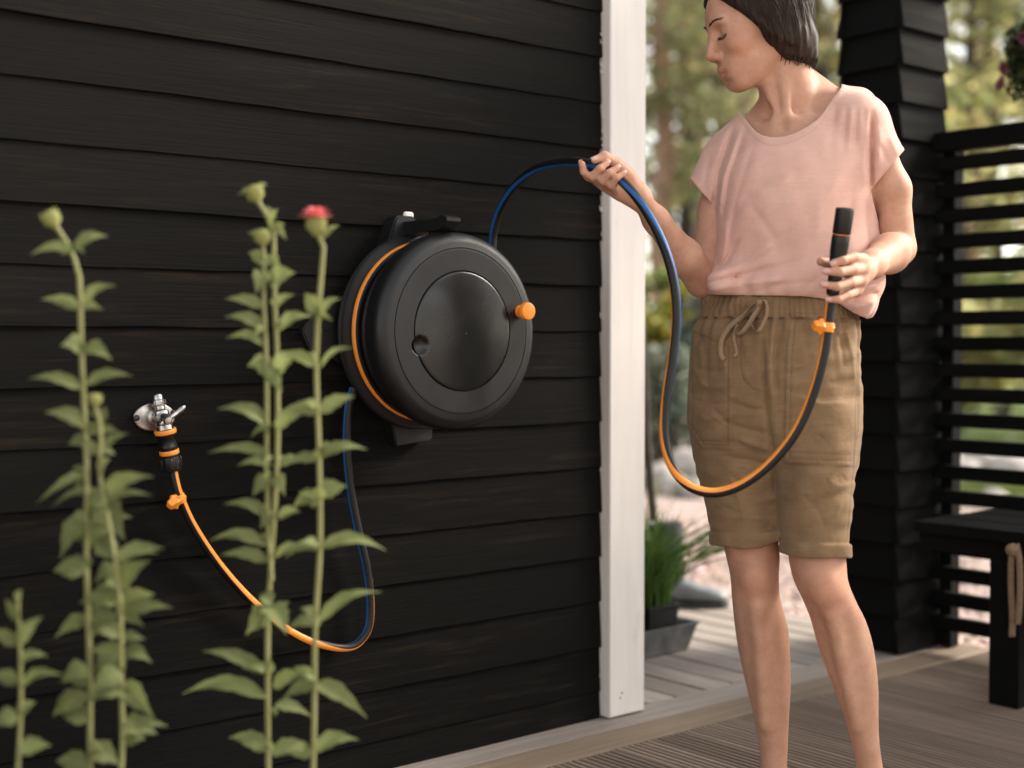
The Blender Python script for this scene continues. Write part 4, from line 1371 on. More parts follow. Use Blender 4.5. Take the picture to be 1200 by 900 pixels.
shirt_folds = [
    ([(1022, 132), (1022, 175), (1021, 228)], -.0075, 3.2), ([(1012, 140), (1013, 215)], .0035, 7), ([(1031, 150), (1030, 200)], .003, 6),
    ([(1004, 126), (1002, 172)], -.0022, 3), ([(992, 124), (988, 180)], -.0022, 3.2), ([(1013, 128), (1012, 172)], -.002, 3), ([(980, 122), (972, 178)], -.0016, 4),
    ([(998, 126), (995, 180)], .0015, 3), ([(861, 142), (842, 200), (835, 252)], -.0060, 3.6), ([(874, 150), (854, 205), (846, 262)], -.0030, 4.5), ([(868, 150), (848, 210), (842, 250)], .0030, 4),
    ([(884, 165), (862, 235), (852, 290)], -.0022, 5), ([(900, 212), (872, 232), (858, 262)], -.0025, 6), ([(880, 240), (905, 275), (912, 300)], -.0018, 6),
    ([(930, 205), (905, 222), (880, 228)], .0022, 8), ([(960, 200), (930, 214), (905, 236)], -.0018, 7), ([(990, 200), (960, 240), (955, 290)], .0022, 9), ([(1000, 225), (985, 290), (965, 330)], -.0022, 8),
    ([(828, 332), (860, 325), (905, 312)], -.0055, 3.2), ([(838, 322), (868, 312), (910, 285)], .0038, 5), ([(834, 341), (870, 332), (920, 328)], .0032, 4), ([(838, 318), (852, 304), (866, 280)], -.0045, 3),
    ([(852, 338), (885, 322), (935, 305)], -.0032, 4), ([(876, 344), (915, 333), (960, 330)], -.0022, 4), ([(868, 318), (905, 292), (935, 262)], -.0022, 5), ([(845, 312), (850, 285), (852, 262)], .0028, 4),
    ([(892, 342), (925, 318), (952, 285)], .0022, 6), ([(935, 345), (960, 325), (980, 300)], -.0020, 5), ([(960, 346), (985, 335), (1000, 322)], -.0025, 4),
    ([(996, 352), (1012, 348), (1028, 342)], -.0065, 3.0), ([(992, 341), (1010, 339), (1030, 332)], .0040, 3.6), ([(998, 362), (1012, 358), (1027, 352)], .0032, 4), ([(1018, 235), (1020, 290), (1014, 330)], -.0030, 5),
    ([(1030, 168), (1042, 192)], -.0018, 3), ([(1043, 160), (1052, 182)], .0014, 4), ([(832, 182), (824, 218)], -.0018, 3), ([(846, 185), (836, 232)], .002, 4)]
NK = [(862, 126), (873, 137), (877, 143), (880, 147), (886, 153.5), (893, 158), (901, 160.3), (910, 161), (922, 159), (933, 155), (946, 148), (957, 140), (965, 131), (970, 123), (976, 114.5), (982, 107), (988, 98)]
NKx, NKy = np.array(NK, float).T
def shirt_shape(P, d):
    px, py = proj(P)
    d = d - .0032 * wnoise(P, .15, 8, 21, (1.3, 1, .7)) - .0011 * wnoise(P, .06, 8, 22, (1.4, 1, .6))
    hemw = sstep(305, 345, py)
    lat = (P - TC) @ LFT_n; dep = (P - TC) @ FWD_n
    th_ = np.arctan2(dep, lat)
    d = d - hemw * .0020 * np.sin(th_ * 17 + 2 * np.sin(th_ * 3.3))
    return folds(P, d, shirt_folds, 1.75)
_trunk = body.ops[:N_TRUNK]
def over_body(P, d):
    e = np.full(len(P), 10.0, np.float32)
    for o, f, k in _trunk:
        e = smin(e, f(P), k) if o == 'u' else smax(e, -f(P), k)
    return smin(d, e - .0035, .012)
shirt.x(over_body)
shirt.x(shirt_shape)
def shirt_open(P, d):
    px, py = proj(P); fr = (P - TC) @ FWD_n
    nk = np.interp(px, NKx, NKy)
    # collar rib
    band = sstep(-1, 1.0, py - nk) * sstep(9.5, 8.0, py - nk) * (px > 866) * (px < 990) * (fr > 0)
    d = d - band * .0016
    # sleeve hems: turned-up band and a stitch line
    def side(p1, p2, sgn):
        ex, ey = p2[0] - p1[0], p2[1] - p1[1]; L = math.hypot(ex, ey)
        return ((px - p1[0]) * ey - (py - p1[1]) * ex) / L * sgn
    qR = side(sR1, sR2, -1); qL = side(sL1, sL2, 1)
    mR_ = (px < 850) & (py > 195) & (py < 262); mL_ = (px > 1012) & (py > 165) & (py < 240)
    d = d - np.where(mR_, .0010 * np.exp(-((qR + 6) / 1.1) ** 2) * -1, 0) - np.where(mL_, .0010 * np.exp(-((qL + 7) / 1.1) ** 2) * -1, 0)
    return d
def shirt_cut(P):
    px, py = proj(P); fr = (P - TC) @ FWD_n
    nk = np.interp(px, NKx, NKy)
    pxm = 2.79 / FPX
    def side(p1, p2, sgn):
        ex, ey = p2[0] - p1[0], p2[1] - p1[1]; L = math.hypot(ex, ey)
        return ((px - p1[0]) * ey - (py - p1[1]) * ex) / L * sgn
    qR = side(sR1, sR2, -1); qL = side(sL1, sL2, 1)
    back = sstep(-.035 - .045 * sstep(925, 970, px), -.050 - .045 * sstep(925, 970, px), fr)
    nb_ = np.interp(px, [862, 874, 982], [143, 138, 107])
    neck = (nk * (1 - back) + nb_ * back) - py
    neck = np.where((px > 866) & (px < 986), neck, -20) * pxm
    cR = np.minimum(qR, 839 - np.maximum(py - 247, 0) * .3 - px) * pxm
    cL = np.minimum(qL, px - 1021 - np.maximum(py - 225, 0) * .25) * pxm
    hem = np.interp(px, [826, 870, 940, 962, 985, 1000, 1016, 1034], [345.5, 346.5, 347.5, 350, 357, 367, 374, 370])
    hem = np.where(fr < -.04, 371, hem)
    return np.maximum(np.maximum(neck, (py - hem) * pxm), np.maximum(cR, cL)).astype(np.float32)
shirt.x(shirt_open)
t_ = time.time()
SV, SF = shirt.sheet((0.30, 2.50, 0.97), (0.86, 3.04, 1.52), 0.0027, shirt_cut, relax=4)
def shirt_tint(V):
    px, py = proj(V); nk = np.interp(px, NKx, NKy)
    c = np.ones((len(V), 3), np.float32)
    st = np.exp(-((py - nk - 9.3) / .8) ** 2) * (px > 868) * (px < 986) * (((V - TC) @ FWD_n) > 0)
    c *= (1 - .14 * st)[:, None]
    return c
shirt_o = put('t_shirt', mesh_np('t_shirt', SV, SF, col=shirt_tint(SV)), M_shirt, person)
sm_ = shirt_o.modifiers.new('cloth', 'SOLIDIFY'); sm_.thickness = .0014; sm_.offset = -1
print('shirt', len(SV), round(time.time() - t_, 1))

# ---- shorts
shorts = Field()
hrows = [row(338, 836, 998, .100, YT), row(345, 827, 1000, .104, YT), row(358, 824.5, 1001, .110, YT), row(372, 823, 1000, .114, YT), row(385, 817, 1001, .120, YT), row(400, 814, 1002, .125, YT), row(450, 811, 1004, .130, YT),
         row(500, 813, 1004, .126, YT), row(532, 817, 1001, .112, YT), row(552, 824, 1000, .09, YT)]
shorts.u(f_loft(hrows, PHI), .02)
lsr = [(470, 811, 908, .098, YL), (545, 816, 917, .096, YL - .005), (600, 827, 918, .090, YL - .012), (625, 833, 917, .086, YL - .018), (655, 839, 915, .083, YL - .02)]
rsr = [(470, 902, 1004, .105, YR + .05), (545, 903, 1001, .102, YR + .025), (600, 906, 997, .096, YR + .005), (633, 909, 994, .091, YR - .005), (668, 914, 993, .088, YR - .012)]
for rw in (lsr, rsr):
    shorts.u(f_loft([row(y, a, b, d_, Y_, 0.0) for y, a, b, d_, Y_ in rw], 0.0, .004), .022)
short_folds = [
    ([(899, 470), (906, 540), (911, 600), (913, 660)], -.0030, 4.0), ([(893, 380), (894, 420), (896, 470), (905, 525)], -.0030, 2.0), ([(897, 382), (899, 420), (901, 460)], .0022, 3.0),
    ([(868, 384), (868, 430), (872, 446), (882, 455), (894, 459)], -.0012, 1.1),
    ([(852, 470), (880, 478), (900, 480)], -.0022, 3), ([(842, 492), (872, 502), (902, 508)], -.0032, 4), ([(858, 512), (884, 522), (906, 530)], .0034, 5), ([(850, 535), (880, 540), (908, 545)], -.0030, 4),
    ([(908, 500), (930, 488), (952, 470)], -.0024, 4), ([(908, 522), (935, 515), (965, 500)], .0026, 5), ([(912, 552), (945, 548), (985, 540)], -.0016, 5),
    ([(812, 430), (835, 436), (862, 430)], -.0022, 3.4), ([(812, 448), (838, 455), (868, 450)], .0022, 4), ([(812, 468), (840, 474), (862, 470)], -.0024, 3.4), ([(814, 488), (835, 492), (856, 490)], .002, 4),
    ([(820, 382), (828, 420), (830, 470)], -.0026, 5), ([(845, 380), (846, 410), (850, 440)], .0030, 5), ([(868, 380), (866, 400), (872, 425)], -.0022, 4), ([(912, 380), (908, 420), (910, 460)], -.0038, 3.5), ([(904, 380), (903, 430), (905, 480)], .0030, 4),
    ([(975, 380), (985, 400), (988, 430)], -.0022, 4), ([(988, 380), (999, 410), (1003, 450)], .0020, 4), ([(940, 378), (944, 400), (950, 430)], -.0014, 5),
    ([(925, 600), (955, 590), (990, 575)], -.0018, 4), ([(920, 618), (950, 612), (985, 600)], .0022, 5), ([(838, 575), (865, 582), (905, 580)], -.0018, 4), ([(836, 600), (870, 608), (905, 606)], .002, 5),
    ([(940, 580), (960, 600), (968, 622)], -.0015, 4), ([(855, 560), (868, 590), (872, 615)], .0016, 5), ([(960, 560), (985, 570), (1000, 568)], .0016, 5)]
_cr = np.random.default_rng(77)
for _ in range(70):                                    # linen creases
    x0, y0 = _cr.uniform(815, 1005), _cr.uniform(385, 622)
    if abs(x0 - 912) < 6 and y0 > 540: continue
    a = _cr.normal(0, .45) + (.35 if x0 < 905 else -.35); L = _cr.uniform(12, 40)
    short_folds.append(([(x0 - L * math.cos(a) / 2, y0 - L * math.sin(a) / 2), (x0 + _cr.normal(0, 2), y0 + _cr.normal(0, 2)), (x0 + L * math.cos(a) / 2, y0 + L * math.sin(a) / 2)], _cr.uniform(.0006, .0015) * _cr.choice([-1, 1]), _cr.uniform(1.6, 3.0)))
for _ in range(34):                                    # soft jersey creases, gathering towards the hem
    x0 = _cr.uniform(850, 1015); y0 = 340 - abs(_cr.normal(0, 60))
    a = _cr.normal(-.7, .5); L = _cr.uniform(18, 50)
    shirt_folds.append(([(x0 - L * math.cos(a) / 2, y0 - L * math.sin(a) / 2), (x0 + _cr.normal(0, 2), y0), (x0 + L * math.cos(a) / 2, y0 + L * math.sin(a) / 2)], _cr.uniform(.0005, .0013) * _cr.choice([-1, 1]), _cr.uniform(2.2, 4.2)))
pockR = [(927, 366), (921, 420), (918.5, 543), (1004, 547), (1012, 500), (1012, 372)]
pockL = [(806, 380), (859, 402), (858.5, 527), (822, 526), (806, 500)]
cufL_t = ([800, 836, 870, 914, 930], [623, 624.5, 626, 621, 619]); cufL_b = ([800, 840, 868, 890, 914, 930], [636, 640, 644.5, 643, 634, 630])
cufR_t = ([900, 912, 950, 1002, 1010], [632, 633, 637, 638, 638]); cufR_b = ([900, 915, 930, 945, 1002, 1010], [646, 648, 653, 655, 654.5, 654])
def shorts_shape(P, d):
    px, py = proj(P); fr = front(P)
    lat = (P - TC) @ LFT_n; dep = (P - TC) @ FWD_n; th_ = np.arctan2(dep, lat)
    d = d - .0022 * wnoise(P, .12, 8, 31, (.8, .8, 1.4)) - .0019 * wnoise(P, .055, 8, 32, (.6, .6, 1.5)) * (1 + .6 * wnoise(P, .2, 6, 36)) - .0008 * wnoise(P, .026, 8, 33, (.6, .6, 1.4))
    band = sstep(346, 349, py) * sstep(373, 371, py)
    d = d - band * (.0046 * np.abs(np.sin(th_ * 33 + .8 * np.sin(th_ * 9))) - .0015)
    d = d + .0036 * np.exp(-((py - 373.5) / 1.5) ** 2)
    gat = np.exp(-np.maximum(py - 375, 0) / 20) * (py > 372)
    d = d - gat * .0062 * np.sin(th_ * 24 + 1.7 * np.sin(th_ * 7 + 1))
    d = folds(P, d, short_folds)
    for poly, stitch in ((pockR, 6.5), (pockL, 5.5)):
        q = inpoly(px, py, poly)
        d = d - fr * .0020 * sstep(.7, -.7, q)
        d = d + fr * .0011 * np.exp(-((q + stitch) / .8) ** 2) * (1 + .5 * np.sin(px * 2.6 + py * 2.6))
        d = d - fr * .0006 * np.exp(-((q + stitch * .5) / 1.6) ** 2) * (1 + np.sin(px * .9 + py * .9))
    d = d + fr * .0011 * np.exp(-((segdist(px, py, [(919, 529), (1008, 533)])) / .8) ** 2)
    d = d + fr * .0010 * np.exp(-((segdist(px, py, [(816, 516), (858, 517)])) / .8) ** 2)
    d = d + fr * .0012 * np.exp(-((segdist(px, py, [(1005, 380), (1004, 440), (1000, 545), (992, 632)])) / .9) ** 2) * (py < 632)
    # rolled cuffs
    left = px < 913
    ct = np.where(left, np.interp(px, *cufL_t), np.interp(px, *cufR_t)); cb = np.where(left, np.interp(px, *cufL_b), np.interp(px, *cufR_b))
    cf = sstep(-1.2, .8, py - ct) * sstep(1.5, -1.5, py - cb)
    d = d - cf * (.0055 + .0012 * np.sin(px * .21) + .0012 * np.sin((py - ct) / 20 * 3.1)) + .0010 * np.exp(-((py - ct + 1.5) / 1.5) ** 2) * (py > 600)
    return d
def shorts_cut(P):
    px, py = proj(P)
    cb = np.where(px < 913, np.interp(px, *cufL_b), np.interp(px, *cufR_b))
    return np.maximum((py - cb) * (2.75 / FPX), (343 - py) * (2.79 / FPX)).astype(np.float32)
shorts.x(shorts_shape)
def short_tint(V):
    px, py = proj(V); c = np.ones((len(V), 3), np.float32); fr = ((V - TC) @ FWD_n) > -.02
    st = np.zeros(len(V), np.float32)
    for poly, off in ((pockR, 6.5), (pockL, 5.5)):
        q = inpoly(px, py, poly); st = np.maximum(st, np.exp(-((q + off) / .8) ** 2)); st = np.maximum(st, .8 * np.exp(-(q / .7) ** 2))
    for ln in ([(919, 529), (1008, 533)], [(816, 516), (858, 517)], [(1005, 380), (1004, 440), (1000, 545), (992, 632)], [(868, 384), (868, 430), (872, 446), (882, 455), (894, 459)], [(858, 505), (830, 486)]):
        st = np.maximum(st, np.exp(-(segdist(px, py, ln) / .8) ** 2))
    st = np.maximum(st, .8 * np.exp(-((py - 373.5) / 1.0) ** 2))
    c *= (1 - .30 * st * fr)[:, None]
    return c
t_ = time.time()
PV, PF = shorts.sheet((0.30, 2.50, 0.48), (0.80, 3.02, 1.09), 0.0025, shorts_cut, relax=3)
shorts_o = put('shorts', mesh_np('shorts', PV, PF, col=short_tint(PV)), M_short, person)
sm_ = shorts_o.modifiers.new('cloth', 'SOLIDIFY'); sm_.thickness = .0022; sm_.offset = -1
print('shorts', len(PV), round(time.time() - t_, 1))
_pp = np.stack(proj(PV), 1)
def on_shorts(px, py, lift=.004):
    """front surface of the shorts at a pixel, lifted towards the camera"""
    q = np.hypot(_pp[:, 0] - px, _pp[:, 1] - py) < 3.0
    Y = PV[q, 1].min()
    return U(px, py, float(Y) - lift)
lace = MB()
def ribbon(pix, w, lift):
    P = [on_shorts(x, y, lf if isinstance(lift, list) else lift) for (x, y), lf in zip(pix, lift if isinstance(lift, list) else [lift] * len(pix))]
    P = smooth_path(P, 36)
    lace.tube(P, w, 10, ref=Vector((.75, -.3, .25)), flat=.24)
ribbon([(890, 354), (882, 357), (870, 374), (861, 389), (863, 392), (871, 388), (883, 371), (892, 357)], .0052, [.009, .012, .014, .010, .012, .017, .018, .012])
ribbon([(891, 353), (897, 352), (899.5, 364), (895, 379), (888, 388.5), (881, 381), (880.5, 370), (888, 356)], .0056, [.010, .013, .014, .013, .010, .010, .012, .012])
ribbon([(885, 357), (870, 371), (856, 382), (846.5, 396), (844.5, 410), (846, 418), (849, 421)], .0046, [.008, .010, .009, .007, .006, .005, .005])
ribbon([(864, 380), (860, 395), (862, 407), (863, 414), (860, 417)], .0030, [.012, .007, .006, .006, .006])
lace.lathe([(0, -.007), (.006, -.005), (.0075, 0), (.006, .005), (0, .007)], on_shorts(889.5, 355, .012), Vector((1, 0, -.3)), 14)
lo_ = lace.build('drawstring', M_lace, shorts_o, smooth=60)

# ================================================================== the hose in her hands, with its nozzle
GH0 = UW(579, 300, 0.10)
garden = thing('garden_hose', U(690, 191, 2.622), 'striped black garden hose running from the reel through both hands to a black nozzle', 'hose')
X_ = Vector((1, 0, 0)); Yb = Vector((0, -1, 0))
hc = [(UW(577, 330, .105), X_ * .75 - Yb * .65), (UW(577, 300, .105), X_ * .75 - Yb * .65), (UW(578, 275, .11), X_ * .75 - Yb * .65), (UW(585, 248, .14), X_ * .6 - Yb * .8), (U(602, 219, 2.99), X_ * .15 - Yb * .97 + ZV * .1), (U(628, 198, 2.87), -Yb * .9 + ZV * .4),
      (U(662, 189.5, 2.74), -Yb * .72 + ZV * .55), (U(690, 192, 2.645), -Yb * .8 + ZV * .5), (U(711, 200, 2.622), -Yb * .85 + ZV * .4 + X_ * .2), (U(731, 214, 2.608), -Yb * .8 + X_ * .2 + ZV * .3), (U(757, 247, 2.580), -Yb * .95 - X_ * .2),
      (U(777, 286, 2.560), -Yb * .75 - X_ * .55), (U(789, 328, 2.545), -Yb * .4 - X_ * .92), (U(792.5, 372, 2.535), -Yb * .15 - X_), (U(788, 420, 2.525), -X_ - Yb * .05), (U(780.5, 470, 2.515), -X_ + Yb * .15),
      (U(779, 515, 2.505), -X_ * .95 + Yb * .45), (U(789, 549, 2.497), -X_ * .6 + Yb * .62 + ZV * .3), (U(810, 571, 2.49), Yb * .7 + ZV * .6 - X_ * .2), (U(838, 577.5, 2.485), Yb * .65 + ZV * .75), (U(871, 567, 2.478), Yb * .55 + ZV * .7 - X_ * .35),
      (U(906, 540, 2.470), Yb * .35 + ZV * .5 - X_ * .75), (U(935, 502, 2.465), Yb * .25 - X_ * .95 + ZV * .2), (U(955, 455, 2.463), -X_ + Yb * .12), (U(966, 412, 2.463), -X_ + Yb * .10), (U(970.5, 378, 2.463), -X_ + Yb * .10), (U(974, 352, 2.464), -X_ + Yb * .10), (U(976, 342, 2.464), -X_ + Yb * .1)]
RH = 0.0092
two_tone_hose('tube', hc, garden, 260, 0.72, 0.50)
na = U(975.5, 345, 2.464); nb = U(990.5, 244, 2.432); nax = (nb - na); NL = nax.length; nax.normalize()
nz = MB()
nz.lathe([(0.006, -.002), (.0108, 0), (.0118, .004), (.0122, .03), (.0130, .05), (.0148, .066), (.0158, .078), (.0162, .092), (.0162, .104), (.0156, .1055), (.0156, .108)], na, nax, 48, cap0=True)
nozzle = nz.build('nozzle', M_plas, garden)
n2 = MB()
n2.lathe([(.0146, .1080), (.0146, .1102)], na, nax, 48)
n2.build('orange_ring', M_orange, nozzle)
n3 = MB()
n3.lathe([(.0140, .1100), (.0158, .1100), (.0163, .1110), (.0165, NL - .003), (.0158, NL - .0008), (.0145, NL), (.0125, NL), (.0120, NL - .004), (0, NL - .005)], na, nax, 48)
n3.build('twist_cap', M_plas, nozzle)
for k in range(9):
    pass
clip(U(969.2, 383.5, 2.463), U(970.8, 376, 2.463) - U(966, 412, 2.463), -X_ * 1 + Yb * .45, garden)
# ================================================================== things on the deck behind
M_zinc = simple('dull galvanised zinc', (0.20, 0.205, 0.205), 0.55, 0.55, var=.35, nscale=18, bmp=.1)
M_pot = simple('black plastic pot', (0.012, 0.012, 0.012), 0.5)
M_soil = simple('dark soil', (0.022, 0.016, 0.011), 0.95, nscale=120, var=.5, bmp=.8)
def leaf_mat(name, c0, c1, trans=0.35, rough=0.5, veins=False):
    m, nt, bs = new_mat(name)
    at = nd(nt, 'ShaderNodeAttribute', attribute_name='Col')
    v = coords(nt)
    f = noise(nt, v, 18, 4)
    base = ramp(nt, f, [(0.3, c0), (0.7, c1)])
    base = mixc(nt, 1.0, base, at.outputs['Color'], 'MULTIPLY')
    nt.links.new(base, bs.inputs['Base Color'])
    bs.inputs['Roughness'].default_value = rough
    bs.inputs['Specular IOR Level'].default_value = 0.3
    tr = nd(nt, 'ShaderNodeBsdfTranslucent')
    nt.links.new(base, tr.inputs['Color'])
    mx = nd(nt, 'ShaderNodeMixShader'); mx.inputs[0].default_value = trans
    out = nt.nodes['Material Output']
    nt.links.new(bs.outputs[0], mx.inputs[1]); nt.links.new(tr.outputs[0], mx.inputs[2]); nt.links.new(mx.outputs[0], out.inputs[0])
    if veins:
        bump(nt, bs, noise(nt, v, 90, 4, .6), .3, .002)
    return m
M_grass = leaf_mat('fresh green blade', (0.060, 0.125, 0.022), (0.11, 0.19, 0.040))

trough_c = WP(0.40, -0.40, 0.0)
trough = thing('planter_trough', trough_c, 'dull zinc planter trough standing on the grey deck beside the white board', 'planter')
ta, tb2 = D, -N
# long side runs along the house side wall; the near right corner shows past the white board
c1 = U(806, 767, 4.20); c1.z = 0.002
tx = (U(757, 773, 4.08) - c1); tx.z = 0; tx.normalize()      # front side runs left, behind the white board
ty = Vector((tx.y, -tx.x, 0)); ty = ty if ty.y > 0 else -ty
def trough_ring(z, out):
    L, Wd = 0.50, 0.17
    return [c1 + tx * (-out) + ty * (-out) + ZV * z, c1 + tx * (L + out) + ty * (-out) + ZV * z, c1 + tx * (L + out) + ty * (Wd + out) + ZV * z, c1 + tx * (-out) + ty * (Wd + out) + ZV * z]
tm = MB()
rings = [trough_ring(0.0, -.004), trough_ring(0.004, 0.0), trough_ring(0.080, 0.020), trough_ring(0.086, 0.026), trough_ring(0.090, 0.026), trough_ring(0.090, 0.020), trough_ring(0.080, 0.016), trough_ring(0.03, 0.003)]
vs = [v for r_ in rings for v in r_]
fs = [(i * 4 + k, i * 4 + (k + 1) % 4, (i + 1) * 4 + (k + 1) % 4, (i + 1) * 4 + k) for i in range(len(rings) - 1) for k in range(4)]
fs += [(3, 2, 1, 0), tuple(range(28, 32))]
tm.add(vs, fs)
tm.build('trough', M_zinc, trough, smooth=30)
npots = 3
for i in range(npots):
    pc = c1 + tx * (0.085 + i * 0.165) + ty * 0.085
    plant = thing('potted_grass', pc + ZV * .03, 'clump of chive-like grass in a black pot, %s' % ('nearest the open end of the zinc trough', 'second pot along the zinc trough', 'far pot behind the white board')[i], 'potted plant', 'potted grasses in the zinc trough')
    pm = MB()
    h = 0.072
    def sq(z, s_):
        return [pc + tx * a * s_ + ty * b * s_ + ZV * z for a, b in ((-1, -1), (1, -1), (1, 1), (-1, 1))]
    rr = [sq(.032, .052), sq(.135, .066), sq(.140, .070), sq(.147, .070), sq(.147, .064), sq(.133, .062)]
    vs = [v for r_ in rr for v in r_]
    pm.add(vs, [(a * 4 + k, a * 4 + (k + 1) % 4, (a + 1) * 4 + (k + 1) % 4, (a + 1) * 4 + k) for a in range(5) for k in range(4)])
    pm.build('pot', M_pot, plant, smooth=30)
    sm = MB(); sm.add(sq(.134, .0625), [(0, 1, 2, 3)]); sm.build('soil', M_soil, plant)
    V = []; F = []; Cc = []
    for b in range(260 if i == 0 else 110):
        o = pc + tx * rng.uniform(-.05, .05) + ty * rng.uniform(-.05, .05) + ZV * .133
        az = rng.uniform(0, 6.28); lean = rng.uniform(.02, .26) * (1.7 if rng.random() < .25 else 1); Lh = rng.uniform(.20, .40)
        dr_ = Vector((math.cos(az), math.sin(az), 0)); wv = Vector((-dr_.y, dr_.x, 0)) * rng.uniform(.0018, .0042)
        tone = rng.uniform(.65, 1.35)
        if i == 0 and b % 6 == 0:
            az = rng.uniform(-.7, .5); lean = rng.uniform(.24, .42); Lh = rng.uniform(.26, .40)
            dr_ = Vector((math.cos(az), math.sin(az), 0)); wv = Vector((-dr_.y * .3, dr_.x * .3, .9)) * .003
        n0 = len(V)
        for k in range(7):
            t = k / 6
            p = o + dr_ * (lean * t * t) + ZV * (Lh * (t - min(.62, .75 * lean) * t ** 3))
            wk = 1 - t ** 2.2
            V += [p - wv * wk, p + wv * wk]; Cc += [(tone, tone, tone * .9)] * 2
        for k in range(6):
            F.append((n0 + 2 * k, n0 + 2 * k + 1, n0 + 2 * k + 3, n0 + 2 * k + 2))
    fo = put('grass_blades', mesh_np('grass_blades', [tuple(v) for v in V], F, col=np.array(Cc)), M_grass, plant)
    fo['kind'] = 'stuff'

# ---- rubber boots at the far edge of the deck
M_boot = simple('dark green rubber', (0.020, 0.023, 0.024), 0.4, nscale=20, var=.2)
M_bootg = simple('pale grey rubber', (0.17, 0.185, 0.19), 0.5, nscale=20, var=.2)
M_liner = simple('boot lining', (0.28, 0.26, 0.27), 0.9)
def boot(c, toe, label):
    c = Vector((c.x, c.y, 0.002)); toe = Vector((toe.x, toe.y, 0)).normalized(); sd = Vector((-toe.y, toe.x, 0))
    t = thing('rubber_boot', c, label, 'boot', 'rubber boots on the deck edge')
    def ringpts(o, f, s_, nrm, up2=None, seg=20):
        return [o + f * math.cos(2 * math.pi * k / seg) + s_ * math.sin(2 * math.pi * k / seg) for k in range(seg)]
    R_ = []
    for z, off, a, b in ((.300, -.012, .066, .060), (.292, -.012, .067, .061), (.24, -.010, .063, .058), (.17, -.006, .058, .052), (.12, -.002, .055, .047), (.095, .004, .058, .045)):
        R_.append(ringpts(c + ZV * z + toe * off, toe * a, sd * b, ZV))
    for (zx, zz, off, a, b) in ((.5, .078, .020, .062, .043), (.9, .058, .062, .050, .042)):
        ax_ = (toe * math.cos(zx) - ZV * math.sin(zx))
        R_.append(ringpts(c + ZV * zz + toe * off, ax_ * a, sd * b, ZV))
    shaft = MB(); seg = 20
    inner = ringpts(c + ZV * .298 + toe * -.012, toe * .061, sd * .055, ZV); inner2 = ringpts(c + ZV * .16 - toe * .008, toe * .05, sd * .045, ZV)
    allr = [inner2, inner] + R_[:6] + [ringpts(c + ZV * .05 - toe * .002, toe * .062, sd * .042, ZV), ringpts(c + ZV * .022, toe * .058, sd * .038, ZV)]
    vs = [v for r_ in allr for v in r_]
    ms = []
    fs = []
    for i in range(len(allr) - 1):
        for k in range(seg):
            fs.append((i * seg + k, i * seg + (k + 1) % seg, (i + 1) * seg + (k + 1) % seg, (i + 1) * seg + k)); ms.append(1 if i == 0 else 0)
    fs.append(tuple(range(len(vs) - seg, len(vs)))); ms.append(0); fs.append(tuple(reversed(range(seg)))); ms.append(1)
    shaft.add(vs, fs, ms)
    shaft.build('shaft', [M_boot, M_liner], t, smooth=60)
    ft = MB(); vs = []; fs = []
    st = [(-.058, .020, .030, .075), (-.03, .036, .042, .090), (.02, .04, .043, .094), (.07, .040, .043, .082), (.11, .038, .046, .066), (.15, .033, .046, .056), (.185, .028, .040, .048), (.205, .020, .026, .036), (.213, .012, .010, .022)]
    for (x, zz, b, hh) in st:
        for k in range(16):
            a = 2 * math.pi * k / 16
            vs.append(c + toe * x + sd * (b * math.cos(a)) + ZV * (.014 + hh * .5 + hh * .5 * math.sin(a)))
    for i in range(len(st) - 1):
        for k in range(16):
            fs.append((i * 16 + k, i * 16 + (k + 1) % 16, (i + 1) * 16 + (k + 1) % 16, (i + 1) * 16 + k))
    fs += [tuple(reversed(range(16))), tuple(range(len(vs) - 16, len(vs)))]
    ft.add(vs, fs)
    ft.build('foot', M_bootg, t, smooth=60)
    so = MB()
    out = [(-.064, 0), (-.055, .034), (-.02, .045), (.04, .041), (.11, .050), (.16, .050), (.195, .040), (.216, .016), (.216, -.016), (.195, -.040), (.16, -.050), (.11, -.050), (.04, -.041), (-.02, -.045), (-.055, -.034)]
    so.prism(out, c, toe, sd, ZV, .020)
    so.build('sole', M_boot, t, smooth=30, bevel=.003)
b0_ = U(783, 703, 4.93); bt = WP(1, -.35, 0) - WP(0, 0, 0); 
boot(b0_, Vector((1, -.12, 0)), 'dark rubber boot with pale grey foot at the far deck edge, toe pointing right')
boot(b0_ + Vector((-.17, .06, 0)), Vector((1, .05, 0)), 'rubber boot mostly hidden behind the white board and grass')
# a dark stake of a young tree just beyond the deck
M_bark = simple('dark bark', (0.055, 0.040, 0.030), 0.9, nscale=30, var=.4, bmp=.6)

# ================================================================== garden
gm = MB()
def gravel_mat():
    m, nt, bs = new_mat('pink garden gravel')
    v = coords(nt, rand=False)
    vo = nd(nt, 'ShaderNodeTexVoronoi'); vo.inputs['Scale'].default_value = 42
    nt.links.new(v, vo.inputs['Vector'])
    base = ramp(nt, vo.outputs['Color'], [(0.2, (0.33, 0.235, 0.195)), (0.5, (0.45, 0.335, 0.29)), (0.85, (0.54, 0.43, 0.385))])
    gr_ = noise(nt, v, .8, 5, .6)
    base = mixc(nt, ramp(nt, gr_, [(0.48, (0.0,)), (0.62, (0.55,))]), base, (0.27, 0.21, 0.15))
    nt.links.new(base, bs.inputs['Base Color']); bs.inputs['Roughness'].default_value = .9
    bump(nt, bs, vo.outputs['Distance'], .8, .012)
    return m
M_gravel = gravel_mat()
GZ = -0.16
gm.add([(-300, -60, GZ), (300, -60, GZ), (300, 600, GZ), (-300, 600, GZ)], [(0, 1, 2, 3)])
ground = gm.build('ground', M_gravel); tag(ground, kind='structure')
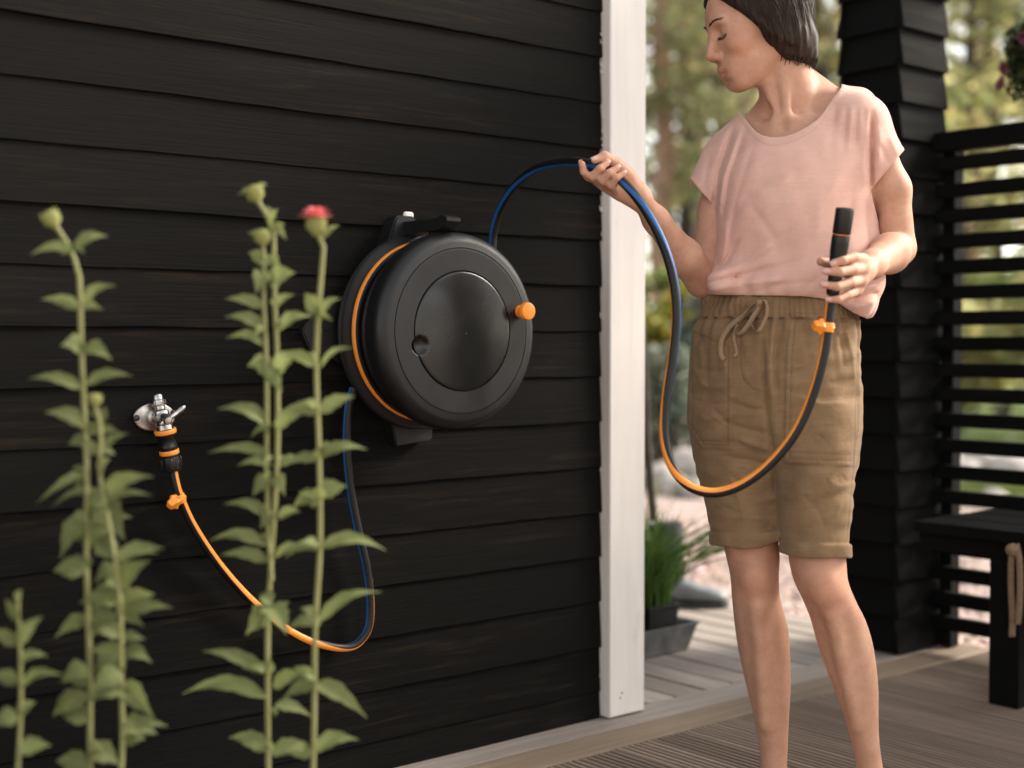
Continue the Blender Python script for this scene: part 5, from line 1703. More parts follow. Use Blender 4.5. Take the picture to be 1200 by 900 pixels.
# planting bed against the house
bm_ = MB()
bm_.box(WP(-3.12, 0.75, GZ + 0.01), (D, -N, ZV), (4.1, 1.5, 0.05), 0.01)
bed = bm_.build('flower_bed', M_soil); tag(bed, kind='structure')
# lawn
def lawn_mat():
    m, nt, bs = new_mat('lawn')
    v = coords(nt, rand=False)
    f = noise(nt, v, 1.2, 6, .65)
    f2 = noise(nt, v, 22, 4, .6)
    base = ramp(nt, f, [(0.3, (0.085, 0.125, 0.030)), (0.7, (0.145, 0.175, 0.050))])
    base = mixc(nt, ramp(nt, f2, [(0.4, (.5,)), (0.65, (0,))]), base, (0.06, 0.085, 0.022))
    nt.links.new(base, bs.inputs['Base Color']); bs.inputs['Roughness'].default_value = .9
    bump(nt, bs, f2, .8, .03)
    return m
lw = MB()
edge = [(-9 + i * .8, 12.6 + .7 * math.sin(i * 1.3) + .35 * math.sin(i * 3.1)) for i in range(40)]
vs = [(x, y, GZ + .012) for x, y in edge] + [(x * 2.2, 60, GZ + .012) for x, y in edge]
lw.add(vs, [(i, i + 1, i + 41, i + 40) for i in range(39)])
lawn = lw.build('lawn', lawn_mat()); tag(lawn, kind='structure')
def rand_unit(n):
    v = rng.normal(size=(n, 3)); return v / np.linalg.norm(v, axis=1)[:, None]
# grass blades on the lawn and tufts by the stones
def blades(cx, cy, n, hmin, hmax, w):
    az = rng.uniform(0, 6.28, n); hh = rng.uniform(hmin, hmax, n); ln = rng.uniform(.1, .6, n) * hh
    b = np.stack([cx, cy, np.full(n, GZ + .01)], 1); dr_ = np.stack([np.cos(az), np.sin(az), 0 * az], 1); pr_ = np.stack([-np.sin(az), np.cos(az), 0 * az], 1) * w
    tip = b + dr_ * ln[:, None] + np.array([0, 0, 1.]) * hh[:, None]
    V = np.stack([b - pr_, b + pr_, tip], 1).reshape(-1, 3)
    F = np.arange(3 * n).reshape(n, 3)
    c = np.repeat(rng.uniform(.7, 1.3, (n, 1)) * np.array([[1, 1, .9]]), 3, 0)
    return V, F, c
M_lawnblade = leaf_mat('lawn blade', (0.10, 0.15, 0.035), (0.16, 0.20, 0.06))
n = 16000
V, F, c = blades(rng.uniform(-1, 11, n), 12.8 + rng.uniform(0, 1, n) ** 1.5 * 12, n, .05, .14, .010)
lg = put('lawn_grass', mesh_np('lawn_grass', V, F, col=c), M_lawnblade); tag(lg, 'green lawn grass growing beyond the gravel', 'grass', kind='stuff')
n = 5200
px_ = rng.choice([1.0, 1.35, 2.6, 3.6, 4.4, 5.2, 1.9], n) + rng.normal(0, .28, n); py_ = 11.2 + rng.normal(0, .5, n) + (px_ > 2.3) * -1.2
V, F, c = blades(px_, py_, n, .06, .22, .008)
tg = put('edge_grass', mesh_np('edge_grass', V, F, col=c), M_lawnblade); tag(tg, 'rough grass tufts growing along the gravel edge', 'grass', kind='stuff')
# loose pebbles on the near gravel
n = 5200
pb = np.array([(-1, -1, -.6), (1, -1, -.5), (1.1, 1, -.6), (-.9, 1, -.5), (-.7, -.7, .6), (.7, -.6, .55), (.6, .8, .6), (-.7, .6, .5)])
pf = np.array([(0, 1, 5, 4), (1, 2, 6, 5), (2, 3, 7, 6), (3, 0, 4, 7), (4, 5, 6, 7)])
sx = rng.uniform(.15, 3.2, n); sy = rng.uniform(4.2, 8.6, n)
ang = rng.uniform(0, 6.28, n); sc_ = rng.uniform(.006, .017, n) * (1 + (rng.random(n) < .05) * 1.4)
Vp = pb[None] * sc_[:, None, None] * rng.uniform(.7, 1.3, (n, 8, 3))
Vr = np.stack([Vp[..., 0] * np.cos(ang)[:, None] - Vp[..., 1] * np.sin(ang)[:, None], Vp[..., 0] * np.sin(ang)[:, None] + Vp[..., 1] * np.cos(ang)[:, None], Vp[..., 2] * .7], -1)
Vr += np.stack([sx, sy, GZ + sc_ * .25], 1)[:, None]
inb = ((np.stack([sx, sy], 1) - np.array([W0.x, W0.y])) @ np.array([D.x, D.y]) > 1.42)
Fq = (pf[None] + (np.arange(n) * 8)[:, None, None])[inb].reshape(-1, 4)
c = np.repeat(rng.uniform(.55, 1.25, (n, 1)) * np.array([[1, .97, .94]]) + rng.normal(0, .04, (n, 3)), 8, 0)
def pebble_mat():
    m, nt, bs = new_mat('pink pebble')
    at = nd(nt, 'ShaderNodeAttribute', attribute_name='Col')
    nt.links.new(mixc(nt, 1.0, (0.45, 0.335, 0.29), at.outputs['Color'], 'MULTIPLY'), bs.inputs['Base Color']); bs.inputs['Roughness'].default_value = .85
    return m
pbo = put('pebbles', mesh_np('pebbles', Vr.reshape(-1, 3), Fq, smooth=False, col=c), pebble_mat()); tag(pbo, 'loose pinkish pebbles covering the gravel path', 'gravel', kind='stuff')

# boulders piled between gravel and lawn
M_stone = simple('pale granite', (0.40, 0.365, 0.335), 0.85, nscale=9, var=.3, bmp=.5)
def boulder(c, r, flat=.7):
    bm = bmesh.new(); bmesh.ops.create_icosphere(bm, subdivisions=3, radius=1)
    k = rand_unit(7); ph = rng.uniform(.62, .95, 7); sc3 = rng.uniform(.8, 1.2, 3) * np.array([1.1, .9, flat])
    for v in bm.verts:
        q = np.array(v.co)
        for a, b in zip(k, ph):
            e = q @ a - b
            if e > 0: q = q - a * e * .8
        q = q * sc3 * r
        v.co = q
    me = bpy.data.meshes.new('boulder'); bm.to_mesh(me); bm.free(); me.shade_smooth(); me.set_sharp_from_angle(angle=R(28))
    o = put('boulder', me, M_stone, None, Matrix.Translation((c[0], c[1], GZ + r * flat * c[2])) @ Matrix.Rotation(rng.uniform(0, 6.28), 4, 'Z'))
    return tag(o, 'rounded pale boulder in the row between the gravel and the lawn', 'boulder', 'boulders beyond the gravel')
for (px, py, r) in ((770, 566, .19), (795, 556, .27), (822, 560, .25), (775, 540, .20), (803, 532, .24), (830, 528, .22), (788, 575, .14), (850, 548, .24), (885, 540, .22), (815, 578, .15), (1125, 560, .20), (1150, 548, .22), (1185, 566, .24), (1168, 590, .12), (1110, 540, .18)):
    Y_ = FPX * (H - GZ) / (py + r * 35 - 403)
    q = U(px, 450, Y_)
    boulder((q.x, q.y, .55), r)

# ---- foliage
def leaf_cloud(cents, rads, n, size, tone=(.7, 1.3), up=.3, hue=.12, long=1.7):
    """many small folded leaves spread through ellipsoid clumps"""
    ci = rng.integers(0, len(cents), n)
    u = rand_unit(n) * (rng.random(n) ** .45)[:, None]
    P = np.asarray(cents)[ci] + u * np.asarray(rads)[ci]
    nrm = rand_unit(n) + np.array([0, 0, up]); nrm /= np.linalg.norm(nrm, axis=1)[:, None]
    a = np.cross(nrm, rand_unit(n)); a /= np.linalg.norm(a, axis=1)[:, None] + 1e-9
    b = np.cross(nrm, a)
    s_ = (size * rng.uniform(.6, 1.3, n))[:, None]
    fold = nrm * s_ * .22
    V = np.stack([P - a * s_ * long * .5, P + b * s_ * .5 + fold, P + a * s_ * long * .5, P - b * s_ * .5 + fold], 1).reshape(-1, 3)
    F = np.arange(4 * n).reshape(n, 4)
    ct = rng.uniform(.8, 1.2, len(cents))
    t = rng.uniform(*tone, n) * ct[ci]
    h = rng.normal(0, hue, n)
    c = np.stack([t * (1 + h), t, t * (1 - .5 * np.abs(h))], 1)
    return V, F, np.repeat(c, 4, 0)
M_pine = leaf_mat('pine needles', (0.30, 0.295, 0.155), (0.40, 0.385, 0.215), .62)
M_birch = leaf_mat('birch leaves', (0.36, 0.355, 0.155), (0.46, 0.44, 0.22), .62)
M_shrub = leaf_mat('shrub leaves', (0.22, 0.265, 0.09), (0.31, 0.345, 0.13), .5)
M_yellow = leaf_mat('yellow green leaves', (0.30, 0.29, 0.05), (0.42, 0.38, 0.09), .45)
M_grey = leaf_mat('grey green leaves', (0.16, 0.19, 0.14), (0.24, 0.27, 0.21), .3)
M_pinebark = simple('orange pine bark', (0.30, 0.19, 0.125), 0.9, nscale=6, var=.4, bmp=.6)
def tree(px, Y, hgt, kind, lean=0.0, dens=1.0, label=None):
    q = U(px, 450, Y); base = Vector((q.x, Y, GZ))
    t = thing('pine_tree' if kind == 'pine' else 'birch_tree', base, label, 'tree', 'trees beyond the lawn')
    r0 = hgt * .016 + .05
    top = base + ZV * hgt + Vector((lean, 0, 0))
    tr_ = MB()
    pts = [base.lerp(top, k / 8) + Vector((rng.normal(0, .05), rng.normal(0, .05), 0)) * (k > 0) for k in range(9)]
    tr_.tube(pts, [r0 * (1 - .088 * k) for k in range(9)], 10)
    cents = []; rads = []
    z0 = .30 if kind == 'pine' else .22
    nl = int(26 * dens) if kind == 'pine' else int(20 * dens)
    for i in range(nl):
        f = z0 + (1 - z0) * (i + rng.random()) / nl
        az = rng.uniform(0, 6.28)
        p0 = base.lerp(top, f)
        Lb = hgt * (.20 * (1.08 - f) + .05) * rng.uniform(.7, 1.25) * (1 if kind == 'pine' else 1.15)
        p1 = p0 + Vector((math.cos(az), math.sin(az), .12 if kind == 'pine' else .55)) * Lb
        tr_.tube([p0, p0.lerp(p1, .5) + ZV * .05, p1], [r0 * .22, r0 * .14, r0 * .05], 5, caps=False)
        for k in range(3):
            c_ = p0.lerp(p1, .45 + .28 * k) + Vector(rng.normal(0, .12, 3))
            cents.append(tuple(c_)); s_ = hgt * rng.uniform(.030, .060)
            rads.append((s_ * 1.25, s_ * 1.25, s_ * (.45 if kind == 'pine' else .85)))
    tr_.build('trunk', M_pinebark if kind == 'pine' else M_bark, t, smooth=60)
    n = int(1900 * dens)
    V, F, c = leaf_cloud(cents, rads, n, .15 if kind == 'pine' else .16, (.6, 1.35))
    put('crown', mesh_np('crown', V, F, smooth=False, col=c), M_pine if kind == 'pine' else M_birch, t)
    return t
trees = [(775, 27, 13, 'pine', 0), (842, 31, 15, 'pine', .3), (868, 24, 12, 'pine', 0), (806, 36, 16, 'birch', 0), (905, 30, 14, 'birch', 0), (950, 26, 12, 'birch', .2), (740, 33, 15, 'birch', -.3), (700, 28, 14, 'pine', 0),
         (820, 46, 18, 'pine', 0), (880, 44, 18, 'pine', .2), (1000, 34, 14, 'pine', 0), (1060, 30, 12, 'birch', 0), (1118, 27, 10, 'birch', .3), (1160, 33, 13, 'birch', 0), (1210, 29, 12, 'pine', 0), (1140, 45, 16, 'pine', 0), (1260, 36, 14, 'birch', 0),
         (620, 38, 16, 'pine', 0), (780, 56, 20, 'birch', 0), (930, 52, 19, 'pine', 0), (1330, 32, 13, 'pine', 0), (540, 30, 14, 'birch', 0)]
kinds_l = {'pine': 'tall pine with a bare orange trunk standing beyond the lawn', 'birch': 'loose crowned leafy tree standing beyond the lawn'}
for (px, Y, h_, kd, ln) in trees:
    tree(px, Y, h_, kd, ln, 1.0, kinds_l[kd])
# far wood as a mass that closes the view low down
cents = []; rads = []
for i in range(45):
    x = rng.uniform(-30, 60); cents.append((x, rng.uniform(58, 75), rng.uniform(.5, 4.5))); rads.append((2.6, 1.6, 1.7))
V, F, c = leaf_cloud(cents, rads, 7000, .42, (.6, 1.3))
fw = put('far_wood', mesh_np('far_wood', V, F, smooth=False, col=c), M_birch); tag(fw, 'hazy green wood closing the view behind the trees', 'wood', kind='stuff')
def shrub(px, Y, w, h, mat, n, size, label, base=None):
    q = U(px, 450, Y); b = Vector((q.x, Y, GZ))
    t = thing('shrub', b, label, 'shrub', 'shrubs along the lawn')
    cents = []; rads = []
    st = MB()
    for i in range(14):
        az = rng.uniform(0, 6.28); rr = rng.uniform(.1, .75) * w; zz = h * rng.uniform(.25, .85)
        p = b + Vector((math.cos(az) * rr, math.sin(az) * rr * .6, zz))
        st.tube([b + Vector((math.cos(az), math.sin(az), 0)) * .04, b.lerp(p, .5) + ZV * .08, p], [.016, .012, .005], 5, caps=False)
        s_ = w * rng.uniform(.25, .42)
        cents.append(tuple(p)); rads.append((s_, s_, min(s_ * .8, h * .3)))
    st.build('stem', M_bark, t, smooth=60)
    V, F, c = leaf_cloud(cents, rads, n, size, (.6, 1.4))
    V[:, 2] = np.maximum(V[:, 2], GZ + .02)
    put('foliage', mesh_np('foliage', V, F, smooth=False, col=c), mat, t)
    return t
shrub(790, 12.5, .65, 1.95, M_yellow, 2400, .085, 'bright yellow green flowering shrub left of the person')
shrub(768, 13.2, .6, 1.35, M_shrub, 2600, .08, 'low dark green shrub beside the white board')
shrub(815, 11.8, .42, 1.75, M_grey, 1200, .11, 'grey green leaved shrub in front of the yellow one')
shrub(838, 14.0, .7, 1.55, M_shrub, 2600, .08, 'green shrub partly behind the pink top')
shrub(772, 10.8, .35, 1.25, M_grey, 1000, .07, 'small grey green shrub above the boulders')
shrub(740, 15.5, .9, 2.2, M_shrub, 2600, .09, 'bushy green shrub behind the white board')
shrub(905, 15.0, .9, 1.9, M_shrub, 2400, .09, 'green shrub hidden behind the person')
shrub(1125, 17.0, 1.1, 2.3, M_birch, 2800, .09, 'olive green shrub seen through the upper slats')
shrub(1175, 19.0, 1.3, 2.7, M_shrub, 2800, .10, 'broad green shrub seen through the slats at the right edge')
shrub(1245, 16.0, 1.1, 2.2, M_birch, 2400, .09, 'olive shrub beyond the right end of the screen')
# young tree: the dark stem that rises behind the boots
yt = U(762, 600, 5.25); yb = Vector((yt.x, 5.25, GZ))
yo = thing('sapling', yb, 'thin dark bare sapling stem rising behind the rubber boots', 'sapling')
ym = MB()
ytop = U(754, 300, 5.2)
ym.tube(smooth_path([yb, U(766, 620, 5.25), U(760, 540, 5.24), U(756, 460, 5.22), U(748, 300, 5.2), U(742, 180, 5.2)], 20), [.017] * 8 + [.013] * 8 + [.008] * 4, 10)
ym.build('stem', M_bark, yo, smooth=60)
# ---- hanging flowers at the upper right
M_petal = leaf_mat('dusky pink petals', (0.12, 0.022, 0.042), (0.18, 0.042, 0.068), .3)
M_dkleaf = leaf_mat('dark hanging leaves', (0.028, 0.045, 0.014), (0.060, 0.085, 0.026), .25)
hb = U(1240, 60, 4.5)
hang = thing('hanging_basket', hb, 'hanging basket of dusky pink petunias at the upper right corner', 'hanging plant')
hm = MB(); hm.lathe([(0.0, -.10), (.07, -.10), (.10, -.05), (.125, .03), (.13, .035), (.122, .035), (.10, .02), (0, .018)], hb, ZV, 32)
hm.build('basket', M_pot, hang)
cents = []; rads = []
for i in range(26):
    a = rng.uniform(0, 6.28); cents.append(tuple(hb + Vector((math.cos(a) * .12, math.sin(a) * .12, rng.uniform(-.13, .09))))); rads.append((.050, .050, .055))
V, F, c = leaf_cloud(cents, rads, 900, .032, (.6, 1.4), long=1.4)
put('foliage', mesh_np('foliage', V, F, smooth=False, col=c), M_dkleaf, hang)
def petunia(c_, nrm, r):
    nrm = Vector(nrm).normalized(); u = nrm.orthogonal().normalized(); w_ = nrm.cross(u); mb = MB()
    vs = []; seg = 20
    for (rr, o) in ((.10, -.9), (.22, -.35), (.55, .02), (.85, .10), (1.0, .02)):
        for k in range(seg):
            a = 2 * math.pi * k / seg
            q = rr * (1 + (.10 * math.cos(5 * a) if rr > .6 else 0))
            vs.append(Vector(c_) + (u * math.cos(a) + w_ * math.sin(a)) * r * q + nrm * r * (o + (.08 * math.cos(10 * a) if rr > .8 else 0)))
    mb.add(vs, [(i * seg + k, i * seg + (k + 1) % seg, (i + 1) * seg + (k + 1) % seg, (i + 1) * seg + k) for i in range(4) for k in range(seg)])
    me = mb.mesh('flower', 60)
    a_ = me.color_attributes.new('Col', 'FLOAT_COLOR', 'POINT'); a_.data.foreach_set('color', np.ones(len(vs) * 4, np.float32))
    return put('flower', me, M_petal, hang)
for (px, py, dz_) in ((1176, 80, 0), (1172, 98, 0), (1198, 44, -.06), (1208, 112, -.08)):
    petunia(U(px, py, 4.46 + dz_), (-1.0, -.25 + rng.normal(0, .3), rng.normal(0, .3)), .024)
hs = MB()
HT = 2.42
for a in (0, 2.1, 4.2):
    hs.tube([hb + Vector((math.cos(a) * .125, math.sin(a) * .125, .03)), hb + ZV * .36], .0016, 5)
hs.tube([hb + ZV * .36, Vector((hb.x, hb.y, HT - .01))], .0022, 6)
hs.build('hanger', M_screw, hang)

# ================================================================== plants in front of the wall
M_zleaf = leaf_mat('zinnia leaf', (0.185, 0.218, 0.072), (0.255, 0.288, 0.112), .45, .6, True)
M_zstem = leaf_mat('zinnia stem', (0.205, 0.212, 0.080), (0.265, 0.262, 0.112), .1, .6)
M_bud = leaf_mat('zinnia bud', (0.27, 0.29, 0.09), (0.36, 0.36, 0.13), .2, .6)
M_zpetal = leaf_mat('coral pink petals', (0.70, 0.16, 0.17), (0.82, 0.26, 0.25), .25, .6)
def col1(me, f=None):
    n = len(me.vertices); a_ = me.color_attributes.new('Col', 'FLOAT_COLOR', 'POINT')
    a_.data.foreach_set('color', (np.ones((n, 4)) if f is None else f).astype(np.float32).ravel())
    return me
def zleaf(parent, b, t, w, Y, tone=1.0, curl=.10, face=None):
    dz_ = rng.uniform(-.025, .02)
    B = U(b[0], b[1], Y); T = U(t[0], t[1], Y + dz_)
    ax = T - B; L = ax.length; ax.normalize()
    nrm = Vector((rng.normal(0, .25), -1.0, rng.uniform(.2, .9))) if face is None else Vector(face)
    nrm = (nrm - ax * ax.dot(nrm)).normalized(); sd = ax.cross(nrm)
    hw = w / 2 * Y / FPX * 1.15
    nu, nv = 12, 7; vs = []; tn = []
    bow = rng.uniform(.5, 1.3) * curl * (1 if rng.random() < .75 else -.6)
    tw = rng.normal(0, .25)
    for i in range(nu):
        s_ = i / (nu - 1)
        wd = hw * (.92 * math.sin(math.pi * s_ ** .62) ** 1.15 * (1 + .10 * math.sin(s_ * 23 + L * 900)) if 0 < s_ < 1 else .04)
        wd = max(wd, hw * .05)
        cen = B + ax * (L * s_) + nrm * (L * bow * math.sin(math.pi * s_)) + ZV * (L * .10 * math.sin(math.pi * s_) - L * .05 * s_ * s_)
        ca, sa_ = math.cos(tw * s_), math.sin(tw * s_)
        s2 = sd * ca + nrm * sa_; n2 = nrm * ca - sd * sa_
        for j in range(nv):
            q = (j / (nv - 1)) * 2 - 1
            vs.append(cen + s2 * (wd * q) + n2 * (wd * (.32 * abs(q) - .10 * abs(math.sin(q * 9 + s_ * 14)) * .3)))
            tn.append(tone * (1.15 if abs(q) < .05 else 1.0 - .06 * math.cos(s_ * 40 + abs(q) * 6)))
    mb = MB(); mb.add(vs, [(i * nv + j, i * nv + j + 1, (i + 1) * nv + j + 1, (i + 1) * nv + j) for i in range(nu - 1) for j in range(nv - 1)])
    me = mb.mesh('leaf', 60); f = np.ones((len(vs), 4)); f[:, :3] = np.array(tn)[:, None]
    col1(me, f)
    return put('leaf', me, M_zleaf, parent)
def zstem(parent, pix, Y, r0, r1, name='stem'):
    P = smooth_path([U(x + rng.normal(0, 1.3), y, Y + rng.normal(0, .006)) for x, y in pix], 40)
    mb = MB(); mb.tube(P, list(np.linspace(r1, r0, 40) * .84), 10)
    me = mb.mesh(name, 60); col1(me)
    return put(name, me, M_zstem, parent)
def zbud(parent, c, Y, r, updir, petals=False):
    cpos = U(c[0], c[1], Y); up = Vector(updir).normalized(); u = up.orthogonal().normalized(); w_ = up.cross(u)
    mb = MB(); mb.lathe([(r * .25, -r * 1.2), (r * .7, -r * .8), (r, -r * .1), (r * .95, r * .45), (r * .6, r * .8), (0, r * .95)], cpos, up, 16)
    me = mb.mesh('flower_bud', 50); col1(me); o = put('flower_bud' if not petals else 'flower_head', me, M_bud, parent)
    sc = MB()
    for ring, (rr, z0, n_) in enumerate(((1.02, -.6, 9), (1.05, -.15, 10), (.98, .25, 9))):
        for k in range(n_):
            a = 2 * math.pi * (k + ring * .5) / n_; rd = u * math.cos(a) + w_ * math.sin(a); td = up.cross(rd)
            b = cpos + rd * r * rr * .9 + up * r * z0; tip = b + rd * r * .30 + up * r * .75
            sc.add([b - td * r * .3, b + rd * r * .12 + up * r * .2, b + td * r * .3, tip], [(0, 1, 3), (1, 2, 3), (0, 2, 1)])
    me = sc.mesh('bracts', 0); col1(me); so_ = put('bracts', me, M_bud, o)
    if petals:
        pm = MB()
        for ring, (n_, L_, el) in enumerate(((16, 1.70, .18), (15, 1.50, .50), (12, 1.25, .85), (9, 1.0, 1.2))):
            for k in range(n_):
                a = 2 * math.pi * (k + .5 * ring) / n_ + rng.normal(0, .06); rd = u * math.cos(a) + w_ * math.sin(a); td = up.cross(rd)
                dr_ = rd * math.cos(el) + up * math.sin(el); b = cpos + up * r * (.70 + .10 * ring) + rd * r * .25
                Lp = r * L_ * rng.uniform(.9, 1.1)
                pm.add([b, b + dr_ * Lp * .55 + td * r * .26 + up * r * .05, b + dr_ * Lp - up * r * .08, b + dr_ * Lp * .55 - td * r * .26 + up * r * .05], [(0, 1, 2, 3)])
        me = pm.mesh('petals', 0); f = np.ones((len(me.vertices), 4)); f[:, :3] = np.repeat(rng.uniform(.75, 1.3, (len(me.vertices) // 4, 1)), 4, 0); col1(me, f)
        po_ = put('petals', me, M_zpetal, o)
        po_['kind'] = 'stuff'
    so_['kind'] = 'stuff'
    return o
def zextra(parent, leaves, Y, frac, tone):
    """small side leaves at the nodes, pointing their own way"""
    for b, t, w in leaves:
        if rng.random() < frac:
            L = math.hypot(t[0] - b[0], t[1] - b[1]) * rng.uniform(.28, .5)
            a = math.atan2(t[1] - b[1], t[0] - b[0]) + rng.choice([-1, 1]) * rng.uniform(.5, 1.3)
            zleaf(parent, (b[0] + rng.normal(0, 1), b[1] + rng.normal(0, 3)), (b[0] + math.cos(a) * L, b[1] + math.sin(a) * L * .8), w * rng.uniform(.5, .75), Y + rng.uniform(-.03, .01), tone * rng.uniform(.85, 1.2))
YA = 1.98
base_y = 1165
pA = thing('flowering_plant', U(317, base_y, YA), 'tall green plant with two budding stems in front of the loop of hose', 'flowering plant', 'tall flowering plants before the wall')
zstem(pA, [(301, 232), (306, 243), (317, 262), (321.5, 285), (323, 345), (324, 430), (324, 540), (319, 640), (317, 700), (315.5, 760), (315, 900), (317, base_y)], YA, .0052, .0040)
zstem(pA, [(307, 283), (309, 300), (309, 345), (310, 400), (311.5, 450), (312, 540), (315, 610), (318, 680)], YA - .006, .0040, .0034)
zbud(pA, (298.5, 226), YA, .0125, (-.35, -.15, 1)); zbud(pA, (307, 277), YA - .006, .0115, (-.1, -.2, 1))
LA = [((318, 262), (336, 280), 12), ((318, 258), (312, 240), 9), ((316, 262), (326, 244), 10), ((320, 270), (334, 262), 9), ((297, 230), (276, 229), 7), ((302, 222), (314, 216), 5),
      ((308, 285), (290, 272), 8), ((311, 285), (318, 272), 9), ((312, 312), (291, 294), 15), ((312, 318), (300, 342), 22), ((318, 330), (346, 318), 22), ((314, 300), (328, 312), 14),
      ((310, 360), (264, 348), 14), ((322, 360), (345, 344), 12), ((311, 385), (264, 369), 15), ((325, 387), (366, 369), 17), ((311, 405), (265, 394), 14), ((312, 425), (290, 428), 20), ((322, 440), (294, 426), 26), ((322, 442), (352, 412), 26), ((316, 436), (330, 458), 20),
      ((318, 500), (255, 476), 17), ((322, 503), (362, 481), 17), ((318, 532), (244, 527), 13), ((320, 546), (278, 544), 13), ((325, 546), (360, 540), 14), ((318, 560), (296, 580), 20), ((324, 556), (334, 580), 16),
      ((316, 606), (262, 588), 15), ((318, 600), (305, 618), 20), ((325, 606), (352, 598), 14), ((316, 640), (246, 630), 15), ((316, 658), (258, 648), 15), ((322, 652), (366, 642), 15),
      ((317, 715), (288, 742), 28), ((320, 712), (336, 742), 24), ((318, 708), (304, 696), 18), ((322, 720), (340, 704), 16), ((313, 790), (238, 759), 17), ((318, 788), (284, 782), 12), ((314, 818), (214, 808), 19), ((320, 806), (362, 786), 17), ((322, 826), (366, 838), 16),
      ((316, 880), (268, 862), 20), ((318, 884), (360, 868), 20), ((316, 930), (280, 915), 22), ((318, 960), (360, 940), 22)]
for b, t, w in LA:
    zleaf(pA, b, t, w, YA - .004, rng.uniform(.85, 1.2) * (1.12 if b[1] < 470 else .92))
zextra(pA, LA, YA, .55, 1.0)
YC = 1.96
pC = thing('flowering_plant', U(367, base_y, YC), 'tall green plant topped by one coral pink flower in front of the reel', 'flowering plant', 'tall flowering plants before the wall')
zstem(pC, [(371, 268), (377, 288), (379.5, 310), (377, 335), (374, 370), (373, 430), (374, 530), (374, 640), (372, 740), (368, 836), (366, 960), (367, base_y)], YC, .0052, .0042)
zbud(pC, (370.5, 263), YC, .0140, (0, -.15, 1), True)
LC = [((377, 280), (398, 263), 7), ((372, 368), (357, 342), 18), ((374, 370), (399, 348), 14), ((373, 372), (384, 356), 14), ((372, 430), (326, 413), 14), ((375, 432), (416, 405), 8), ((372, 428), (364, 410), 8), ((374, 484), (416, 462), 19), ((372, 485), (330, 480), 14), ((373, 480), (352, 470), 12), ((374, 536), (430, 524), 15), ((373, 537), (334, 541), 13), ((374, 530), (396, 524), 12),
      ((374, 580), (406, 568), 24), ((373, 582), (342, 595), 20), ((374, 590), (350, 575), 14), ((374, 642), (452, 641), 17), ((373, 640), (334, 652), 15), ((373, 640), (350, 636), 12), ((373, 728), (448, 690), 19), ((372, 730), (335, 738), 17), ((372, 722), (352, 712), 12), ((370, 800), (430, 838), 20), ((369, 800), (332, 816), 18), ((369, 795), (345, 780), 14), ((368, 880), (420, 864), 20), ((367, 884), (330, 880), 18), ((367, 950), (410, 930), 22)]
for b, t, w in LC:
    zleaf(pC, b, t, w, YC - .004, rng.uniform(.85, 1.2) * (1.1 if b[1] < 500 else .9))
zextra(pC, LC, YC, .5, 1.0)
YLp = 1.88
pL = thing('flowering_plant', U(106, base_y, YLp), 'blurred leafy plant with one drooping bud at the left, below the tap', 'flowering plant', 'tall flowering plants before the wall')
zstem(pL, [(64, 262), (72, 275), (85, 293), (91, 325), (95, 360), (97, 420), (98, 480), (100, 560), (102, 650), (105, 740), (106, 860), (106, base_y)], YLp, .0052, .0040)
zstem(pL, [(112, 474), (117, 500), (119, 560), (132, 630), (140, 700), (143, 790), (140, 900), (110, base_y)], YLp - .02, .0050, .0032)
zbud(pL, (60, 256), YLp, .0120, (-.5, -.1, 1)); zbud(pL, (112, 468), YLp - .02, .0085, (0, -.1, 1))
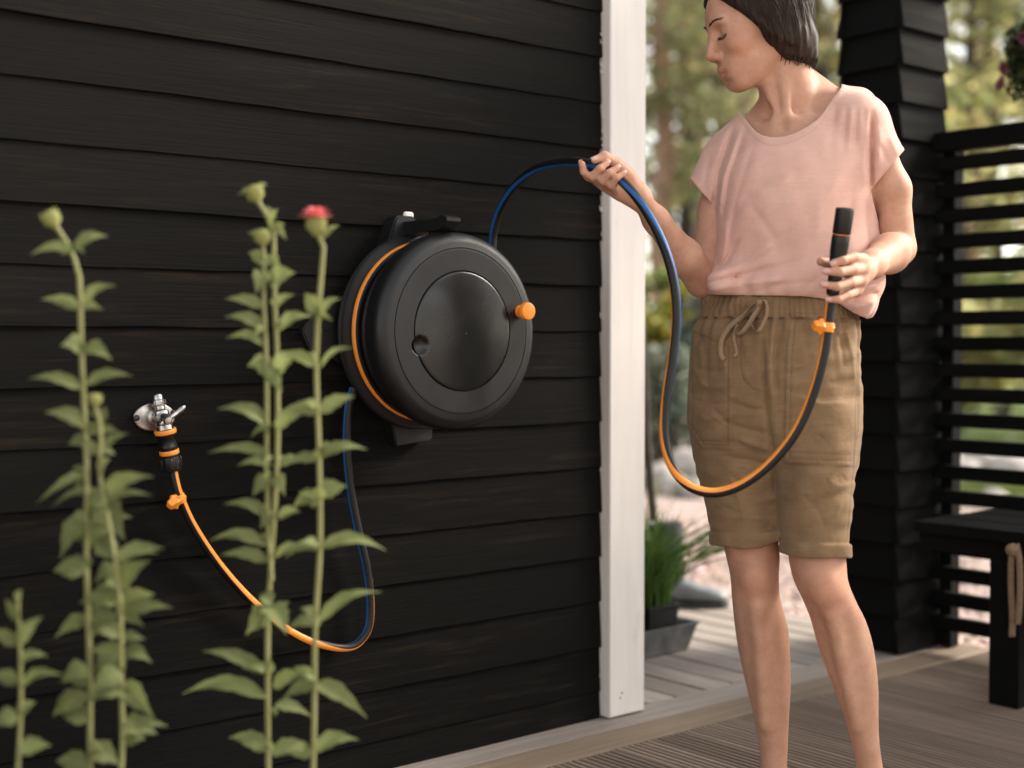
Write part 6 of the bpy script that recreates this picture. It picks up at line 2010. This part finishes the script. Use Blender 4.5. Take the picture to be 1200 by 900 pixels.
LLp = [((86, 292), (36, 296), 12), ((87, 291), (126, 275), 14), ((84, 290), (72, 298), 12), ((94, 362), (48, 348), 15), ((97, 362), (136, 332), 18), ((96, 408), (71, 404), 24), ((98, 410), (131, 420), 22), ((97, 415), (86, 396), 14), ((98, 456), (34, 441), 14), ((99, 452), (155, 438), 13), ((99, 500), (53, 481), 20), ((100, 506), (140, 504), 18), ((100, 515), (80, 520), 14),
       ((118, 530), (150, 506), 13), ((117, 532), (88, 516), 14), ((116, 492), (108, 478), 14), ((118, 494), (124, 476), 12), ((118, 560), (130, 535), 20), ((98, 556), (43, 586), 15), ((100, 556), (84, 548), 10), ((119, 578), (60, 592), 13), ((120, 580), (180, 555), 19), ((122, 588), (178, 578), 10), ((114, 588), (146, 630), 34), ((101, 608), (71, 652), 28), ((112, 636), (148, 658), 26), ((105, 630), (80, 628), 16), ((138, 656), (192, 640), 17), ((138, 690), (176, 654), 26), ((136, 690), (108, 716), 26), ((104, 666), (70, 660), 22), ((140, 722), (202, 709), 19), ((138, 722), (100, 738), 22), ((103, 725), (64, 745), 18),
       ((142, 750), (170, 748), 14), ((142, 765), (112, 812), 32), ((144, 800), (180, 838), 30), ((105, 745), (122, 725), 14), ((106, 800), (76, 790), 22), ((106, 845), (70, 835), 24), ((142, 850), (184, 858), 26), ((106, 880), (140, 895), 28), ((105, 900), (66, 890), 26)]
for b, t, w in LLp:
    zleaf(pL, b, t, w, YLp - .006, rng.uniform(.8, 1.1) * (1.0 if b[1] < 480 else .74))
zextra(pL, LLp, YLp, .6, .85)
for _ in range(26):
    y0 = rng.uniform(545, 880); x0 = (102 if rng.random() < .5 else np.interp(y0, [545, 700, 880], [118, 140, 141])) + rng.normal(0, 2)
    L = rng.uniform(26, 58); a = rng.uniform(-.6, .5) + (math.pi if rng.random() < .5 else 0)
    zleaf(pL, (x0, y0), (x0 + math.cos(a) * L, y0 + abs(math.sin(a)) * L * rng.choice([-.8, 1])), rng.uniform(14, 26), YLp + rng.uniform(-.06, .04), rng.uniform(.6, .85))
YS = 1.80
pS = thing('flowering_plant', U(18, base_y, YS), 'short leafy green plant at the lower left edge', 'flowering plant', 'tall flowering plants before the wall')
zstem(pS, [(20, 700), (22, 760), (24, 830), (20, 920), (18, base_y)], YS, .0046, .0026)
for b, t, w in [((22, 756), (50, 720), 16), ((23, 776), (56, 767), 14), ((21, 756), (-12, 735), 16), ((24, 806), (74, 788), 17), ((22, 800), (-14, 790), 18), ((23, 838), (42, 822), 20), ((22, 840), (-10, 850), 22), ((22, 880), (60, 872), 22), ((20, 705), (26, 690), 10), ((21, 728), (6, 700), 12)]:
    zleaf(pS, b, t, w, YS - .005, rng.uniform(.7, .95))
